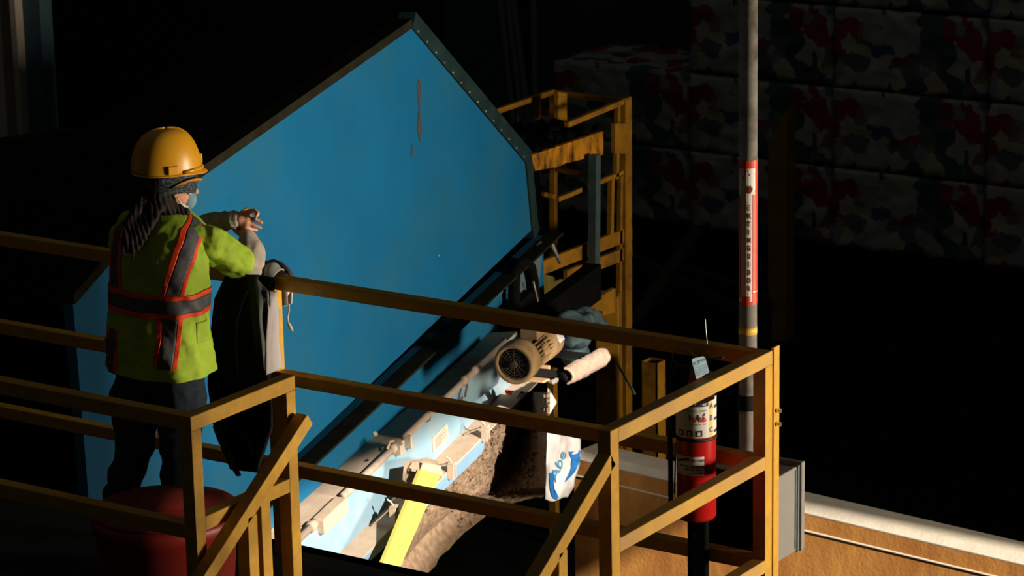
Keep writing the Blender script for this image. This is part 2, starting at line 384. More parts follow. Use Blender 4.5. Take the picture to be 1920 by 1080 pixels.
# ================================================================== CONVEYOR
cv = thing('conveyor', 'large blue inclined conveyor housing with dark rim and lit dusty lower frame', 'conveyor')
def z1(s): return 2.1136+.112*(s-2.158)        # first shelf line
def z2(s): return 1.872+.0918*(s-2.111)        # second shelf
def z3(s): return 1.821+.1055*(s-1.732)        # shelf edge that carries the pipe
def z4(s): return 1.590+.1002*(s-2.182)        # foot of the numbered panel
def z5(s): return 1.533+.081*(s-2.257)         # lower edge
hood = [(0, 3.514), PVs(300, 383, 0), PVs(372, 334, 0), PVs(770, 52, 0), PVs(984, 305, 0), PVs(996, 432, 0), (.06, z1(.06))]
b = NB(); prism(b, [L(s, 0, z) for s, z in hood], Vector(-CN*.05)); obj('side_panel', b, BLUE, cv)
b = NB(); cx_, cz_ = 3., 2.9; prism(b, [L(s+(.05 if s < cx_ else -.05), -.05, z-(.04 if z > cz_ else -.0)) for s, z in hood], Vector(-CN*1.0)); obj('housing', b, DEEPBLK, cv)
def rimstrip(pts, wd_, m, name='rim'):
    b = NB()
    bar_pts = pts
    for (a, c) in zip(pts, pts[1:]):
        pass
    # one mitred strip standing just proud of the panel, outside its edge
    n = len(pts); inn = [Vector((s, z)) for s, z in pts]; out = []
    for i in range(n):
        ds = []
        if i > 0: ds.append((inn[i]-inn[i-1]).normalized())
        if i < n-1: ds.append((inn[i+1]-inn[i]).normalized())
        nn = [Vector((-d.y, d.x)) for d in ds]
        k = sum(nn, Vector((0, 0))).normalized(); out.append(inn[i]+k*(wd_/max(.4, k.dot(nn[0]))))
    for i in range(n-1):
        q = [inn[i], inn[i+1], out[i+1], out[i]]
        prism(b, [L(p.x, .012, p.y) for p in q], Vector(-CN*.10))
    return obj(name, b, m, cv)
rimstrip([hood[0], hood[1], hood[2], hood[3]], .05, RIMB, 'top_rim')
rimstrip([(hood[3][0], hood[3][1]), hood[4], hood[5], (hood[5][0]+.03, hood[5][1]-.06)], .095, RIM, 'end_rim')
b = NB()
a_ = np.array(hood[3]); c_ = np.array(hood[4])
for i in range(14):
    t = (i+.5)/14; s_, z_ = a_+(c_-a_)*t; lathe(b, L(s_+.012, .01, z_+.008), CN, [(0, .006), (.006, .006), (.009, .003)], 8)
obj('rivet_row', b, GALV, cv)
# rust runs on the panel
def pstrip(pts, n, th=.002):
    bb = NB(); prism(bb, [PV(x, y, n) for x, y in pts], Vector(CN*th)); return bb
b = NB(); lathe(b, PV(823, 479, .001), CN, [(0, .004), (.002, .004)], 10); obj('paint_chip', b, WHITE, cv)
RUST = mat('rust_run', (.035, .04, .04), .9, var=.3, vs=20)
obj('rust_streak', pstrip([(784, 148), (788, 152), (789, 176), (787, 200), (789, 225), (791, 245), (788, 266), (784, 255), (782, 235), (785, 205), (783, 180), (781, 160)], .001), RUST, cv)
obj('rust_streak', pstrip([(771, 268), (774, 275), (773, 292), (770, 295), (771, 280)], .001), RUST, cv)
def shelf(name, m, s0, s1, zf, n0, n1, th=.012, zf2=None):
    b = NB(); zg = zf2 or zf; k = 24
    for i in range(k):
        a = s0+(s1-s0)*i/k; c = s0+(s1-s0)*(i+1)/k
        hexa(b, [L(a, n0, zf(a)-th), L(a, n1, zg(a)-th), L(c, n1, zg(c)-th), L(c, n0, zf(c)-th), L(a, n0, zf(a)), L(a, n1, zg(a)), L(c, n1, zg(c)), L(c, n0, zf(c))])
    bmesh.ops.remove_doubles(b, verts=b.verts, dist=1e-5)
    return obj(name, b, m, cv)
SE = 5.66
b = NB(); prism(b, [L(.06, .0, z1(.06)), L(SE, 0, z1(SE)), L(SE, 0, z2(SE)-.3), L(.06, 0, z2(.06)-.3)], Vector(-CN*.05)); obj('lower_panel', b, BLUE, cv)
shelf('upper_shelf', RIMB, .0, 5.74, z1, 0, .105, .014)
shelf('pipe_shelf', DUST, .0, 4.75, z2, 0, .185, .012, z3)
b = NB(); prism(b, [L(.3, .185, z3(.3)-.012), L(4.75, .185, z3(4.75)-.012), L(4.75, .185, z4(4.75)), L(.3, .185, z4(.3))], Vector(-CN*.02)); obj('numbered_panel', b, BLUD, cv)
shelf('foot_shelf', DUST, .3, 4.9, lambda s: z4(s)+.002, .165, .325, .012)
for (sa, sb, ch) in ((.3, 2.72, .05), (2.93, 3.86, .03)):
    b = NB(); pts = [(sa, z4(sa)-.01), (sb, z4(sb)-.01), (sb+ch*.6, z4(sb)-.035), (sb+ch*.3, z5(sb)+.02), (sb-ch, z5(sb)), (sa, z5(sa))]
    prism(b, [L(s, .325, z) for s, z in pts], Vector(-CN*.014)); obj('lower_flange', b, BLUP, cv)
# number painted on the panel, plate, sticker
dirv = Vector(CD)+Vector((0, 0, .1)); dirv.normalize(); upv = Vector((0, 0, 1))
def onp(c, n):
    c0 = PV(c[0], c[1], n); return lambda u, v: c0+dirv*u+upv*v
b = NB(); put_text(b, '27', .165, onp((868, 732), .187), sx=1.35, bold=.004); obj('stencilled_number', b, mat('stencil_black', (.05, .06, .07), .8, var=.2), cv)
b = NB(); q = [PV(x, y, .187) for x, y in ((810, 822), (838, 793), (840, 822), (812, 849))]; prism(b, q, Vector(CN*.003)); pt = obj('notice_plate', b, mat('faded_notice', (.50, .33, .27), .8, var=.1), cv)
b = NB(); f0 = lambda u, v: (q[0]*(1-u)+q[1]*u)*(1-v)+(q[3]*(1-u)+q[2]*u)*v+Vector(CN*.005)
for i in range(9):
    v = .18+.08*i; put_rect(b, .12, v, .55 if i % 3 == 1 else .88, v+.03, f0)
obj('notice_lines', b, mat('notice_print', (.22, .13, .1), .8), pt)
b = NB(); prism(b, [PV(x, y, .003) for x, y in ((943, 531), (946, 528), (948, 514), (949, 513), (949, 540), (923, 564), (921, 560), (922, 545), (930, 531), (934, 533))], Vector(CN*.003))
obj('torn_sticker', b, mat('torn_paper', (.50, .46, .26), .8, var=.25, vs=30), cv)
# pipe with couplings, junction body and cable
pc = lambda s: L(s, .185, z3(s)+.012)
b = NB(); tube(b, [pc(.3), pc(1.95)], .021, 14); tube(b, [pc(2.28), pc(2.95)], .021, 14); tube(b, [pc(3.08), pc(4.55)], .021, 14)
for s in (3.9, 4.05): tube(b, [pc(s), pc(s+.05)], .027, 14)
tube(b, [pc(1.88), pc(1.94)], .029, 14); tube(b, [pc(2.9), pc(2.95)], .027, 14)
obj('conduit_pipe', b, mat('dusty_pipe', (.30, .23, .18), .7, var=.15, vs=15, spec=.2), cv, True)
b = NB(); c = L(1.97, .19, z3(1.97)-.02); c2 = L(2.26, .19, z3(2.26)-.02)
bar(b, c, c2, CN, .075, .085); bevel(b, .008); jb = obj('conduit_body', b, DUST, cv)
b = NB(); bar(b, L(2.93, .2, z3(2.93)), L(2.98, .2, z3(2.98)), CN, .06, .055); bar(b, L(3.08, .2, z3(3.05)-.01), L(3.10, .2, z3(3.07)-.01), CN, .05, .08); tube(b, [L(2.86, .18, z3(2.86)+.035), L(2.9, .18, z3(2.9)+.06), L(2.95, .18, z3(2.95)+.045)], .008, 8); bevel(b, .003, 1); obj('conduit_clamp', b, DUST, cv)
b = NB(); tube(b, [PV(557, 1014, .17), PV(585, 984, .17), PV(606, 962, .16), PV(612, 950, .12)], .0035, 6); tube(b, [PV(682, 882, .05), PV(678, 868, .05), PV(690, 862, .12)], .006, 6)
tube(b, [PV(800, 772, .2), PV(808, 775, .2), PV(806, 788, .2), PV(800, 791, .2)], .003, 6); obj('cable', b, RUB, cv, True)
# brackets clamped on the foot shelf
def bracket(px, py, k=1.):
    c0 = PV(px, py, .335); s_, z_ = PVs(px, py, .335); b = NB()
    bar(b, L(s_, .345, z_+.045*k), L(s_, .345, z_-.035*k), CD, .012, .035)
    bar(b, L(s_+.035, .345, z_+.05*k), L(s_+.035, .345, z_-.03*k), CD, .012, .035)
    bar(b, L(s_-.005, .345, z_+.047*k), L(s_+.042, .345, z_+.053*k), CN, .035, .01)
    bar(b, L(s_-.005, .33, z_-.03*k), L(s_+.042, .33, z_-.025*k), CN, .012, .02)
    tube(b, [L(s_+.017, .345, z_+.05*k), L(s_+.017, .33, z_+.075), L(s_+.01, .31, z_+.09)], .0055, 8)
    bar(b, L(s_+.02, .22, z4(s_)+.014), L(s_+.02, .34, z_+.05*k), CD, .045, .006)
    return obj('shelf_bracket', b, DUST, cv)
for q_ in ((733, 968), (757, 951), (842, 886), (905, 816)): bracket(*q_)
b = NB(); pts = [PV(x, y, .33) for x, y in ((754, 893), (757, 888), (771, 891), (777, 905), (776, 950), (768, 940), (757, 910))]
prism(b, [PV(x, y, .31) for x, y in ((755, 900), (758, 870), (800, 862), (822, 868), (800, 905), (778, 912))], Vector((0, 0, .012))); obj('strut_saddle', b, DUST, cv)
# head end: end plate, black loop, dark housing
b = NB(); prism(b, [PV(x, y, .02) for x, y in ((958, 512), (1012, 452), (1012, 490), (1006, 535), (1000, 560), (966, 612), (956, 600))], Vector(CN*.015)); obj('end_plate', b, mat('grey_blue_steel', (.09, .14, .17), .6, var=.3, vs=6), cv)
b = NB(); tube(b, [PV(966, 610, .08), PV(965, 540, .08), PV(966, 512, .08), PV(973, 496, .08), (PV(985, 492, .08)), PV(995, 500, .08), PV(1000, 525, .08), PV(1003, 560, .08), PV(1008, 600, .08)], .034, 12); obj('chain_guard', b, DEEPBLK, cv, True)
b = NB(); tube(b, [PV(1000, 528, .12), PV(1008, 562, .12), PV(1013, 598, .12)], .006, 8); obj('adjusting_rod', b, GALV, cv, True)
b = NB(); tube(b, [PV(1030, 445, -.05), PV(1040, 470, -.05), PV(1050, 492, -.05)], .013, 8); obj('adjusting_rod', b, GALV, cv, True)
b = NB()
for (x0, y0, x1, y1, n, t) in ((962, 545, 1000, 640, .1, .12), (1000, 575, 1055, 640, .14, .1), (1008, 560, 1128, 585, .2, .1)):
    a = PV(x0, y1, n); c = PV(x1, y0, n); sa = PVs(x0, y1, n); sc = PVs(x1, y0, n)
    prism(b, [L(sa[0], n, sa[1]), L(sc[0], n, sa[1]+.03), L(sc[0], n, sc[1]), L(sa[0], n, sc[1]-.03)], Vector(-CN*t))
obj('drive_housing', b, DEEPBLK, cv)
GB = mat('grimy_blue_grey', (.05, .085, .10), .7, var=.4, vs=14, bump=.5, bs=40)
def lump(name, parts, vx, m, parent, amp=.008, sc=18, sm=1): return remesh(name, parts, vx, m, parent, sm, lambda p: fbm(p, sc)*amp)
lump('gear_reducer', [(PV(1085, 620, .55), [Vector(CD)*.22, Vector(CN)*.09, (0, 0, .10)]), (PV(1070, 650, .5), .09, PV(1095, 690, .5), .07), (PV(1105, 590, .5), .05, PV(1125, 615, .5), .05), (PV(1060, 600, .5), .05, PV(1100, 590, .5), .05)], .014, GB, cv, .02, 14)
settle(cv)

# ---- motor
mo = thing('electric_motor', 'dusty electric motor with round fan cover beside the conveyor', 'motor')
ax = (Vector(CD)+Vector((0, 0, .06))).normalized()
A = PV(963, 684, .62); mr = .118
MB = mat('brown_dust_motor', (.24, .145, .065), .75, var=.25, vs=14, bump=.3, bs=60)
b = NB(); lathe(b, A, ax, [(.03, mr*.78), (.0, mr*.80), (-.006, mr*.9), (.0, mr*.99), (.02, mr*1.03), (.10, mr*1.03), (.12, mr*.99), (.12, mr*.9), (.03, mr*.86)], 40); obj('fan_cover', b, MB, mo, True)
b = NB(); lathe(b, A+ax*.02, ax, [(0, .02), (.01, mr*.85), (.012, mr*.85)], 32); obj('fan_grille', b, DARK, mo)
b = NB(); lathe(b, A-ax*.012, ax, [(-.002, .012), (.0, .02), (.03, .022)], 20)
for rr in (.035, .05, .065, .08):
    n = 36; _, s_, t_ = frame_of(ax)
    tube(b, [A+ax*.008+(s_*math.cos(2*math.pi*k/n)+t_*math.sin(2*math.pi*k/n))*rr for k in range(n+1)], .0022, 6)
for k in range(12):
    _, s_, t_ = frame_of(ax); dd = s_*math.cos(k*math.pi/6)+t_*math.sin(k*math.pi/6); tube(b, [A+ax*.008+dd*.018, A+ax*.008+dd*mr*.82], .002, 6)
obj('fan_guard', b, mat('grille_brown', (.045, .03, .02), .8), mo)
b = NB(); lathe(b, A+ax*.12, ax, [(0, mr*.76), (.24, mr*.76)], 40)
for k in range(30):
    an = k*2*math.pi/30
    if math.sin(an) > .75: continue
    _, s_, t_ = frame_of(ax); dd = s_*math.cos(an)+t_*math.sin(an); p0 = A+ax*.13+dd*mr*.84; p1 = A+ax*.34+dd*mr*.84
    bar(b, p0, p1, dd, mr*.22, .005)
obj('finned_body', b, MB, mo)
b = NB(); lathe(b, A+ax*.355, ax, [(0, mr*.95), (.03, mr*1.0), (.13, mr*1.0), (.16, mr*.85), (.2, mr*.4)], 40); eb = obj('end_bell', b, MB, mo, True)
_, s_, t_ = frame_of(ax); side = (Vector(CN)*.95+Vector((0, 0, .35))).normalized()
b = NB(); bar(b, A+ax*.39+side*(mr*1.01), A+ax*.47+side*(mr*1.01), Vector(side), .004, .075); obj('rating_label', b, mat('crumpled_label', (.50, .46, .46), .5, var=.25, vs=60), mo)
b = NB(); c = A+ax*.20+side*mr*.88; bar(b, c-Vector((0, 0, .015)), c-Vector((0, 0, .015))+ax*.075, side, .02, .065); bevel(b, .004); obj('name_plate', b, MB, mo)
b = NB(); c = A+ax*.18+Vector((0, 0, mr*.98))+Vector(CN)*.02; bar(b, c, c+ax*.15, CN, .11, .055); bevel(b, .008); obj('terminal_box', b, MB, mo)
b = NB(); tube(b, [c+ax*.15, c+ax*.2+Vector((0, 0, .03)), c+ax*.26+Vector((0, 0, -.02)), c+ax*.24+Vector((0, 0, -.07))], .006, 8); obj('cable', b, RUB, mo, True)
b = NB(); p0 = PV(1004, 715, .62); p1 = PV(1039, 700, .62); bar(b, p0, p1, CN, .1, .014); bar(b, (p0+p1)/2, (p0+p1)/2+Vector((0, 0, .07)), CN, .06, .03); obj('mounting_foot', bevel(b, .002, 1), mat('tan_steel', (.45, .28, .15), .7, var=.15), mo)
settle(mo)
# ---- dusty drum and bits
dr_ = thing('roller_guard', 'thick dust covered half round guard sticking out past the motor', 'guard')
rc0 = PV(1058, 706, .78); rc1 = PV(1130, 668, .78); ra = (rc1-rc0); rl = ra.length; rd = ra.normalized(); _, rs_, rt_ = frame_of(rd)
def rg(u, v):
    an = -1.25+2.9*u; k = Vector(CN)*math.cos(an)+Vector((0, 0, 1))*math.sin(an); e = 1-.12*(abs(v-.5)*2)**8
    p = rc0+rd*(v*rl)+k*.058*e; return p+k*fbm(p, 30)*.006
b = NB(); grid(b, rg, 24, 30); o = obj('cover', b, mat('pink_dust', (.30, .215, .165), .95, var=.15, vs=30, bump=.4, bs=90, spec=.1), dr_, True); solid(o, .012, -1)
b = NB(); lathe(b, rc0+rd*.02, rd, [(0, .035), (rl*.9, .035)], 20); obj('roller', b, DARK, dr_, True)
b = NB(); bar(b, rc0+rd*.05-Vector(CN)*.03, rc0+rd*.05-Vector(CN)*.35, rd, .03, .04); obj('bracket', b, DARK, dr_); b = NB(); bar(b, rc1-rd*.05-Vector(CN)*.03, rc1-rd*.05-Vector(CN)*.35, rd, .03, .04); obj('bracket', b, DARK, dr_)
settle(dr_)
o = lump('crumpled_paper', [(PV(1037, 711, .6), .022, PV(1041, 709, .6), .018), (PV(1034, 716, .6), .014, PV(1040, 715, .6), .014)], .004, mat('dirty_white', (.7, .66, .6), .8, var=.1), None, .012, 60)
tag(o, 'small crumpled white scrap caught under the motor foot', 'scrap')
b = NB(); _c = PV(955, 740, .30); n_ = 24
tube(b, [_c+Vector((math.cos(2*math.pi*k/n_)*.02, math.sin(2*math.pi*k/n_)*.02, .018+.004*math.cos(4*math.pi*k/n_))) for k in range(n_+1)], .0055, 8)
lathe(b, _c+Vector((0, 0, .0)), (0, 0, 1), [(0, .014), (.016, .016), (.02, .010)], 16)
o = obj('bottle_cap', b, mat('coral_plastic', (.62, .10, .06), .4, var=.1), None, True); tag(o, 'small coral red ring cap lying on the dusty shelf below the motor', 'cap')
b = NB(); prism(b, [PV(x, y, .19) for x, y in ((700, 813), (704, 810), (709, 815), (704, 819))], Vector((0, 0, .006))); o = obj('paper_scrap', b, mat('scrap_cream', (.5, .45, .3), .8)); tag(o, 'tiny cream paper scrap on the dark pipe shelf', 'scrap')

# ---- mud
def mudpt(u, v):
    y = 735+(1120-735)*v; xl_ = interp(y, ctrl_y, ctrl_l)-6; xr_ = interp(y, [735, 925, 955, 1000, 1060, 1120], [1025, 1025, 925, 868, 815, 770]); x = xl_+(xr_-xl_)*u+(u**4)*(9*fbm((y*.03, 0, 3), 1, 3) if y > 915 else 3*fbm((y*.08, 0, 3), 1, 2))
    nv_ = mud_n(x, y)
    p = PV(x, y, nv_)
    e = min(1, 3*v+.3)
    rough = interp(y, [930, 990], [1, .15]) if x < 860 else 1
    k = (max(0., fbm(p, 44, 3)+.2)*.034*rough+fbm(p, 15, 2)*.022*rough+fbm(p, 6, 2)*.012)*interp(u, [.85, 1], [1, .1])
    return p+Vector((.6, -.6, .3))*k*e
b = NB(); grid(b, mudpt, 230, 320); md = obj('mud_heap', b, MUD, None, True); solid(md, .02, -1)
tag(md, 'clumpy brown mud caked in a steep face below the conveyor', 'mud')
# ---- film packaging hanging from the mud
def fx(v): return interp(v, [0, .3, .55, .72, .85, 1], [1089, 1088, 1086, 1078, 1076, 1064])
def sackpt(u, v):
    y = 803+(936-803)*v+u*(9 if v < .4 else 4)*(1-v)+4*math.sin(u*5)*v; x = 1026+(fx(v)-1026)*u-(3*v*(1-u))
    n = .70+.012*math.sin(u*6+v*5)+.008*math.sin(v*14-u*3)
    return PV(x, y, n)
SK = bpy.data.materials.new('printed_film'); SK.use_nodes = True; nt = SK.node_tree; pb = nt.nodes['Principled BSDF']; pb.inputs['Roughness'].default_value = .4
n1 = nt.nodes.new('ShaderNodeTexNoise'); n1.inputs['Scale'].default_value = 9; n1.inputs['Detail'].default_value = 4; tc = nt.nodes.new('ShaderNodeTexCoord'); nt.links.new(tc.outputs['Object'], n1.inputs['Vector'])
r1 = nt.nodes.new('ShaderNodeValToRGB'); r1.color_ramp.elements[0].color = (.33, .33, .33, 1); r1.color_ramp.elements[1].color = (.22, .19, .17, 1); r1.color_ramp.elements[0].position = .45; r1.color_ramp.elements[1].position = .75
nt.links.new(n1.outputs['Fac'], r1.inputs['Fac']); nt.links.new(r1.outputs['Color'], pb.inputs['Base Color'])
sk = thing('plastic_sack', 'white and blue printed plastic film sheet hanging beside the mud', 'packaging')
b = NB(); grid(b, sackpt, 24, 40); o = obj('film', b, SK, sk, True); solid(o, .004, 0)
def onsack(u, v): return sackpt(u, v)+Vector(CN)*.006
SB = mat('print_blue', (.005, .07, .22), .4, var=.2, vs=20); SB2 = mat('print_sky', (.03, .15, .26), .4, var=.15, vs=20)
def blob_patch(pts, m, nm):
    from mathutils.geometry import tessellate_polygon as tp
    b = NB(); pts = [tuple(p) for p in pts]
    # fan of small quads so that the print follows the folds
    c = (sum(p[0] for p in pts)/len(pts), sum(p[1] for p in pts)/len(pts)); cv0 = b.verts.new(onsack(*c)); rings = []
    for k in range(1, 5): rings.append([b.verts.new(onsack(c[0]+(p[0]-c[0])*k/4, c[1]+(p[1]-c[1])*k/4)) for p in pts])
    n = len(pts)
    for i in range(n): b.faces.new((cv0, rings[0][i], rings[0][(i+1) % n]))
    for r0_, r1_ in zip(rings, rings[1:]):
        for i in range(n): b.faces.new((r0_[i], r1_[i], r1_[(i+1) % n], r0_[(i+1) % n]))
    return obj(nm, b, m, sk)
blob_patch([(.62, .30), (.98, .27), (.99, .45), (.9, .62), (.75, .72), (.62, .76), (.72, .55), (.74, .42)], SB, 'blue_print')
blob_patch([(.08, .62), (.2, .60), (.24, .75), (.35, .92), (.5, .95), (.45, .99), (.25, .96), (.1, .8)], SB, 'blue_print')
blob_patch([(.72, .06), (.99, .01), (.99, .06), (.8, .09)], SB2, 'blue_print')
b = NB(); put_text(b, 'Abe', .52, lambda x, y: onsack(.36+x*.60, .50-y*.50), rot=rad(62), bold=.006, sx=1.1); obj('lettering', b, mat('print_navy', (.03, .13, .24), .5), sk)
b = NB(); prism(b, [PV(x, y, .64) for x, y in ((1027, 727), (1034, 738), (1043, 754), (1036, 766), (1030, 776), (1024, 776), (1026, 750))], Vector(CN*.004)); obj('folded_corner', b, SK, sk)
settle(sk)
# ---- yellow strut in the sun
t = thing('steel_strut', 'bright sunlit yellow flat strut leaning against the conveyor foot', 'strut')
b = NB(); q = [PV(714, 1064, .48), PV(747, 1071, .48), PV(826, 890, .40), PV(790, 880, .40)]
q[0] = q[0]+(q[0]-q[3])*.8; q[1] = q[1]+(q[1]-q[2])*.8
prism(b, q, Vector(-CN*.02)); obj('strut_plate', b, mat('strut_yellow', (.36, .33, .07), .6, var=.08), t)
b = NB(); prism(b, [PV(x, y, .39) for x, y in ((786, 885), (795, 868), (826, 873), (832, 893))], Vector(-CN*.07)); obj('strut_head', b, DUST, t)
b = NB(); tube(b, [PV(789, 868, .42), PV(787, 880, .42)], [.009, .002], 8); obj('pin', b, DARK, t)
settle(t)

# ================================================================== EXTINGUISHER, POLE, CABINET
ex = thing('fire_extinguisher', 'red fire extinguisher with instruction labels hanging behind the yellow rail', 'fire extinguisher')
EC = Vector((-4.892, 8.46, 0)); er = .071; zb = 3.40
b = NB(); lathe(b, EC+Vector((0, 0, zb)), (0, 0, 1), [(0, .055), (.0, .066), (.012, er), (.425, er), (.455, er*.9), (.475, er*.6), (.488, .03), (.52, .026)], 40); obj('cylinder', b, RED, ex, True)
aR = math.atan2(-1, 0)   # -Y faces the rail
def onext(ang, z, k=.0012):
    """ang: metres round the cylinder to the right of its camera side, z: height"""
    a0 = math.atan2(-.83, .556)+ang/er; return Vector((EC.x+math.cos(a0)*(er+k), EC.y+math.sin(a0)*(er+k), z))
def rect_ext(bm, a0, z0, a1, z1, k=.0012): put_rect(bm, a0, z0, a1, z1, lambda u, v: onext(u, v, k), max(2, int(abs(a1-a0)/.006)), 1)
zp = lambda py: float(P(1307, py, Y=8.4).z)
zu0, zu1 = zp(822), zp(750)
b = NB(); rect_ext(b, -.105, zu0, .062, zu1); obj('instruction_label', b, WHITE, ex)
b = NB(); rect_ext(b, .062, zu0, .110, zu1); obj('class_label', b, WHITE, ex)
b = NB(); rect_ext(b, .043, zu0, .062, zu1, .0016); obj('class_strip', b, YLAB, ex)
b = NB(); rect_ext(b, -.105, zu1-.026, .040, zu1-.004, .002)
for i, ch in enumerate('ABC'): put_text(b, ch, .026, lambda u, v: onext(u, v, .0026), at=(.0525, zu1-.028-i*.044), bold=.0006)
for i in range(3): rect_ext(b, .068, zu1-.03-i*.045, .098, zu1-.04-i*.045, .002)
put_text(b, 'ABC', .012, lambda u, v: onext(u, v, .002), at=(-.04, zu1-.038))
for (u_, t_) in ((-.062, 'PULL PIN'), (-.018, 'SQUEEZE'), (.02, 'SWEEP')): put_text(b, t_, .0085, lambda u, v: onext(u, v, .002), at=(u_, zu1-.042))
for (u_, k_) in ((-.03, 1), (.005, -1)):
    for (a_, b_, c_, d_) in ((0, 0, .006, .02), (.004, .008, .016, .011)): rect_ext(b, u_+k_*a_, zu1-.075+b_, u_+k_*c_, zu1-.075+d_, .002)
rect_ext(b, .018, zu1-.078, .021, zu1-.055, .002); rect_ext(b, .022, zu1-.06, .026, zu1-.05, .002)
put_text(b, 'STAND BACK   AIM', .0075, lambda u, v: onext(u, v, .002), at=(0, zu1-.091))
for i in range(3):
    u_ = -.062+.034*i; rect_ext(b, u_-.011, zu0+.006, u_+.011, zu0+.028, .002)
obj('black_lettering', b, BLK, ex)
b = NB(); put_text(b, 'INSTRUCTIONS', .0175, lambda u, v: onext(u, v, .0028), at=(-.03, zu1-.0155), bold=.0004)
for i in range(3):
    u_ = -.062+.034*i; rect_ext(b, u_-.006, zu0+.010, u_+.004, zu0+.022, .0026)
obj('white_lettering', b, WHITE, ex)
b = NB()
for (u_, s_) in ((-.012, 1), (.012, .8), (.026, .7)): rect_ext(b, u_-.007*s_, zu1-.082, u_+.007*s_, zu1-.070, .0024); rect_ext(b, u_-.004*s_, zu1-.070, u_+.003*s_, zu1-.064, .0024)
obj('red_pictogram', b, REDP, ex)
zl0, zl1 = zp(892), zp(857)
b = NB(); rect_ext(b, -.085, zl0, .024, zl1); obj('service_label', b, WHITE, ex)
b = NB(); put_text(b, '(951) 807-7300', .0115, lambda u, v: onext(u, v, .002), at=(-.012, zl1-.014), bold=.0003)
put_text(b, 'FIRE EXTINGUISHER', .0098, lambda u, v: onext(u, v, .002), at=(-.022, zl1-.036), bold=.0003); put_text(b, 'SERVICE, INC.', .0098, lambda u, v: onext(u, v, .002), at=(-.018, zl1-.048), bold=.0003)
rect_ext(b, -.078, zl1-.063, .018, zl1-.061, .002)
for i in range(5): rect_ext(b, -.08+i*.008, zl1-.024+i*.003, -.066+i*.009, zl1-.018+i*.003, .002)
obj('service_lettering', b, BLK, ex)
b = NB(); lathe(b, EC+Vector((0, 0, zp(830))), (0, 0, 1), [(0, er+.001), (.0, er+.003), (.011, er+.003), (.011, er+.001)], 40); obj('strap', b, RUB, ex, True)
b = NB(); lathe(b, EC+Vector((0, 0, zb+.51)), (0, 0, 1), [(0, .022), (.04, .022), (.05, .015)], 20); bar(b, EC+Vector((-.01, 0, zb+.575)), EC+Vector((.10, .02, zb+.60)), (0, 1, 0), .022, .006); bar(b, EC+Vector((-.01, 0, zb+.55)), EC+Vector((.09, .02, zb+.53)), (0, 1, 0), .022, .006); obj('valve_handle', b, mat('dark_chrome', (.12, .12, .12), .4, .6), ex)
b = NB(); tube(b, [EC+Vector((-.03, -.0, zb+.54)), EC+Vector((-.075, -.02, zb+.55)), EC+Vector((-.092, -.03, zb+.47)), EC+Vector((-.09, -.03, zb+.3)), EC+Vector((-.088, -.03, zb+.17)), EC+Vector((-.088, -.03, zb+.05))], .009, 10); obj('hose', b, RUB, ex, True)
b = NB(); tube(b, [P(1268, 830, Y=8.38), P(1264, 925, Y=8.38)], .0028, 6); obj('hose_clip', b, CHR, ex)
b = NB(); c = EC+Vector((.02, -.02, zb+.59)); tube(b, [c+Vector((-.05+.05*math.cos(k*.5), -.01, -.0+.028*math.sin(k*.5))) for k in range(13)], .0022, 6); tube(b, [P(1326, 645, Y=8.4), P(1322, 598, Y=8.4)], .0012, 5); obj('pull_ring', b, mat('dark_chrome', (.12, .12, .12), .4, .6), ex)
b = NB(); _tn = np.array([.8, -.6, 0.]); _t0 = np.array(P(1310, 690, Y=8.2))
TP = lambda x, y, k=0.: Vector(C0+ray(x, y)*(((_t0+_tn*k-C0)@_tn)/(ray(x, y)@_tn)))
tg = [TP(x, y) for x, y in ((1297, 676), (1300, 672), (1318, 668), (1322, 670), (1330, 698), (1306, 711))]; prism(b, tg, Vector(-_tn*.002)); o = obj('inspection_tag', b, TAGB, ex)
b = NB(); t0 = TP(1313, 690, .001); tr_ = (TP(1325, 684, .001)-TP(1302, 692, .001)); tr_ = tr_/tr_.length; tu_ = (TP(1309, 676, .001)-TP(1316, 706, .001)).normalized()
ft = lambda u, v: t0+tr_*u+tu_*v
put_text(b, 'ACE', .017, ft, at=(-.012, .021)); put_text(b, 'FIRE', .013, ft, at=(.014, .024))
for i, s_ in enumerate(('INSPECTION TAG', 'DO NOT REMOVE', 'SERVICE DATE', 'NAME  MONTH')): put_text(b, s_, .0065, ft, at=(.002, .005-i*.009))
obj('tag_lettering', b, mat('tag_print', (.08, .16, .24), .7), o)
b = NB(); prism(b, [P(x, y, Y=8.36) for x, y in ((1305, 752), (1340, 741), (1340, 748), (1306, 763))], (0, .002, 0)); obj('paper_tag', b, WHITE, ex)
# mounting strip on which it hangs
b = NB(); sx0 = P(1293, 1000, Y=8.56).x; sx1 = P(1322, 1000, Y=8.56).x
box(b, (sx0, 8.545, ZD), (sx1, 8.588, 3.95)); st = obj('mounting_channel', b, DARK, ex)
for i in range(14):
    b = NB(); xm = (sx0+sx1)/2; z_ = 2.9+i*.075; box(b, (xm-.008, 8.541, z_), (xm+.008, 8.546, z_+.035)); obj('channel_slot', b, mat('slot_grey', (.05, .05, .045), .8), st)
settle(ex)

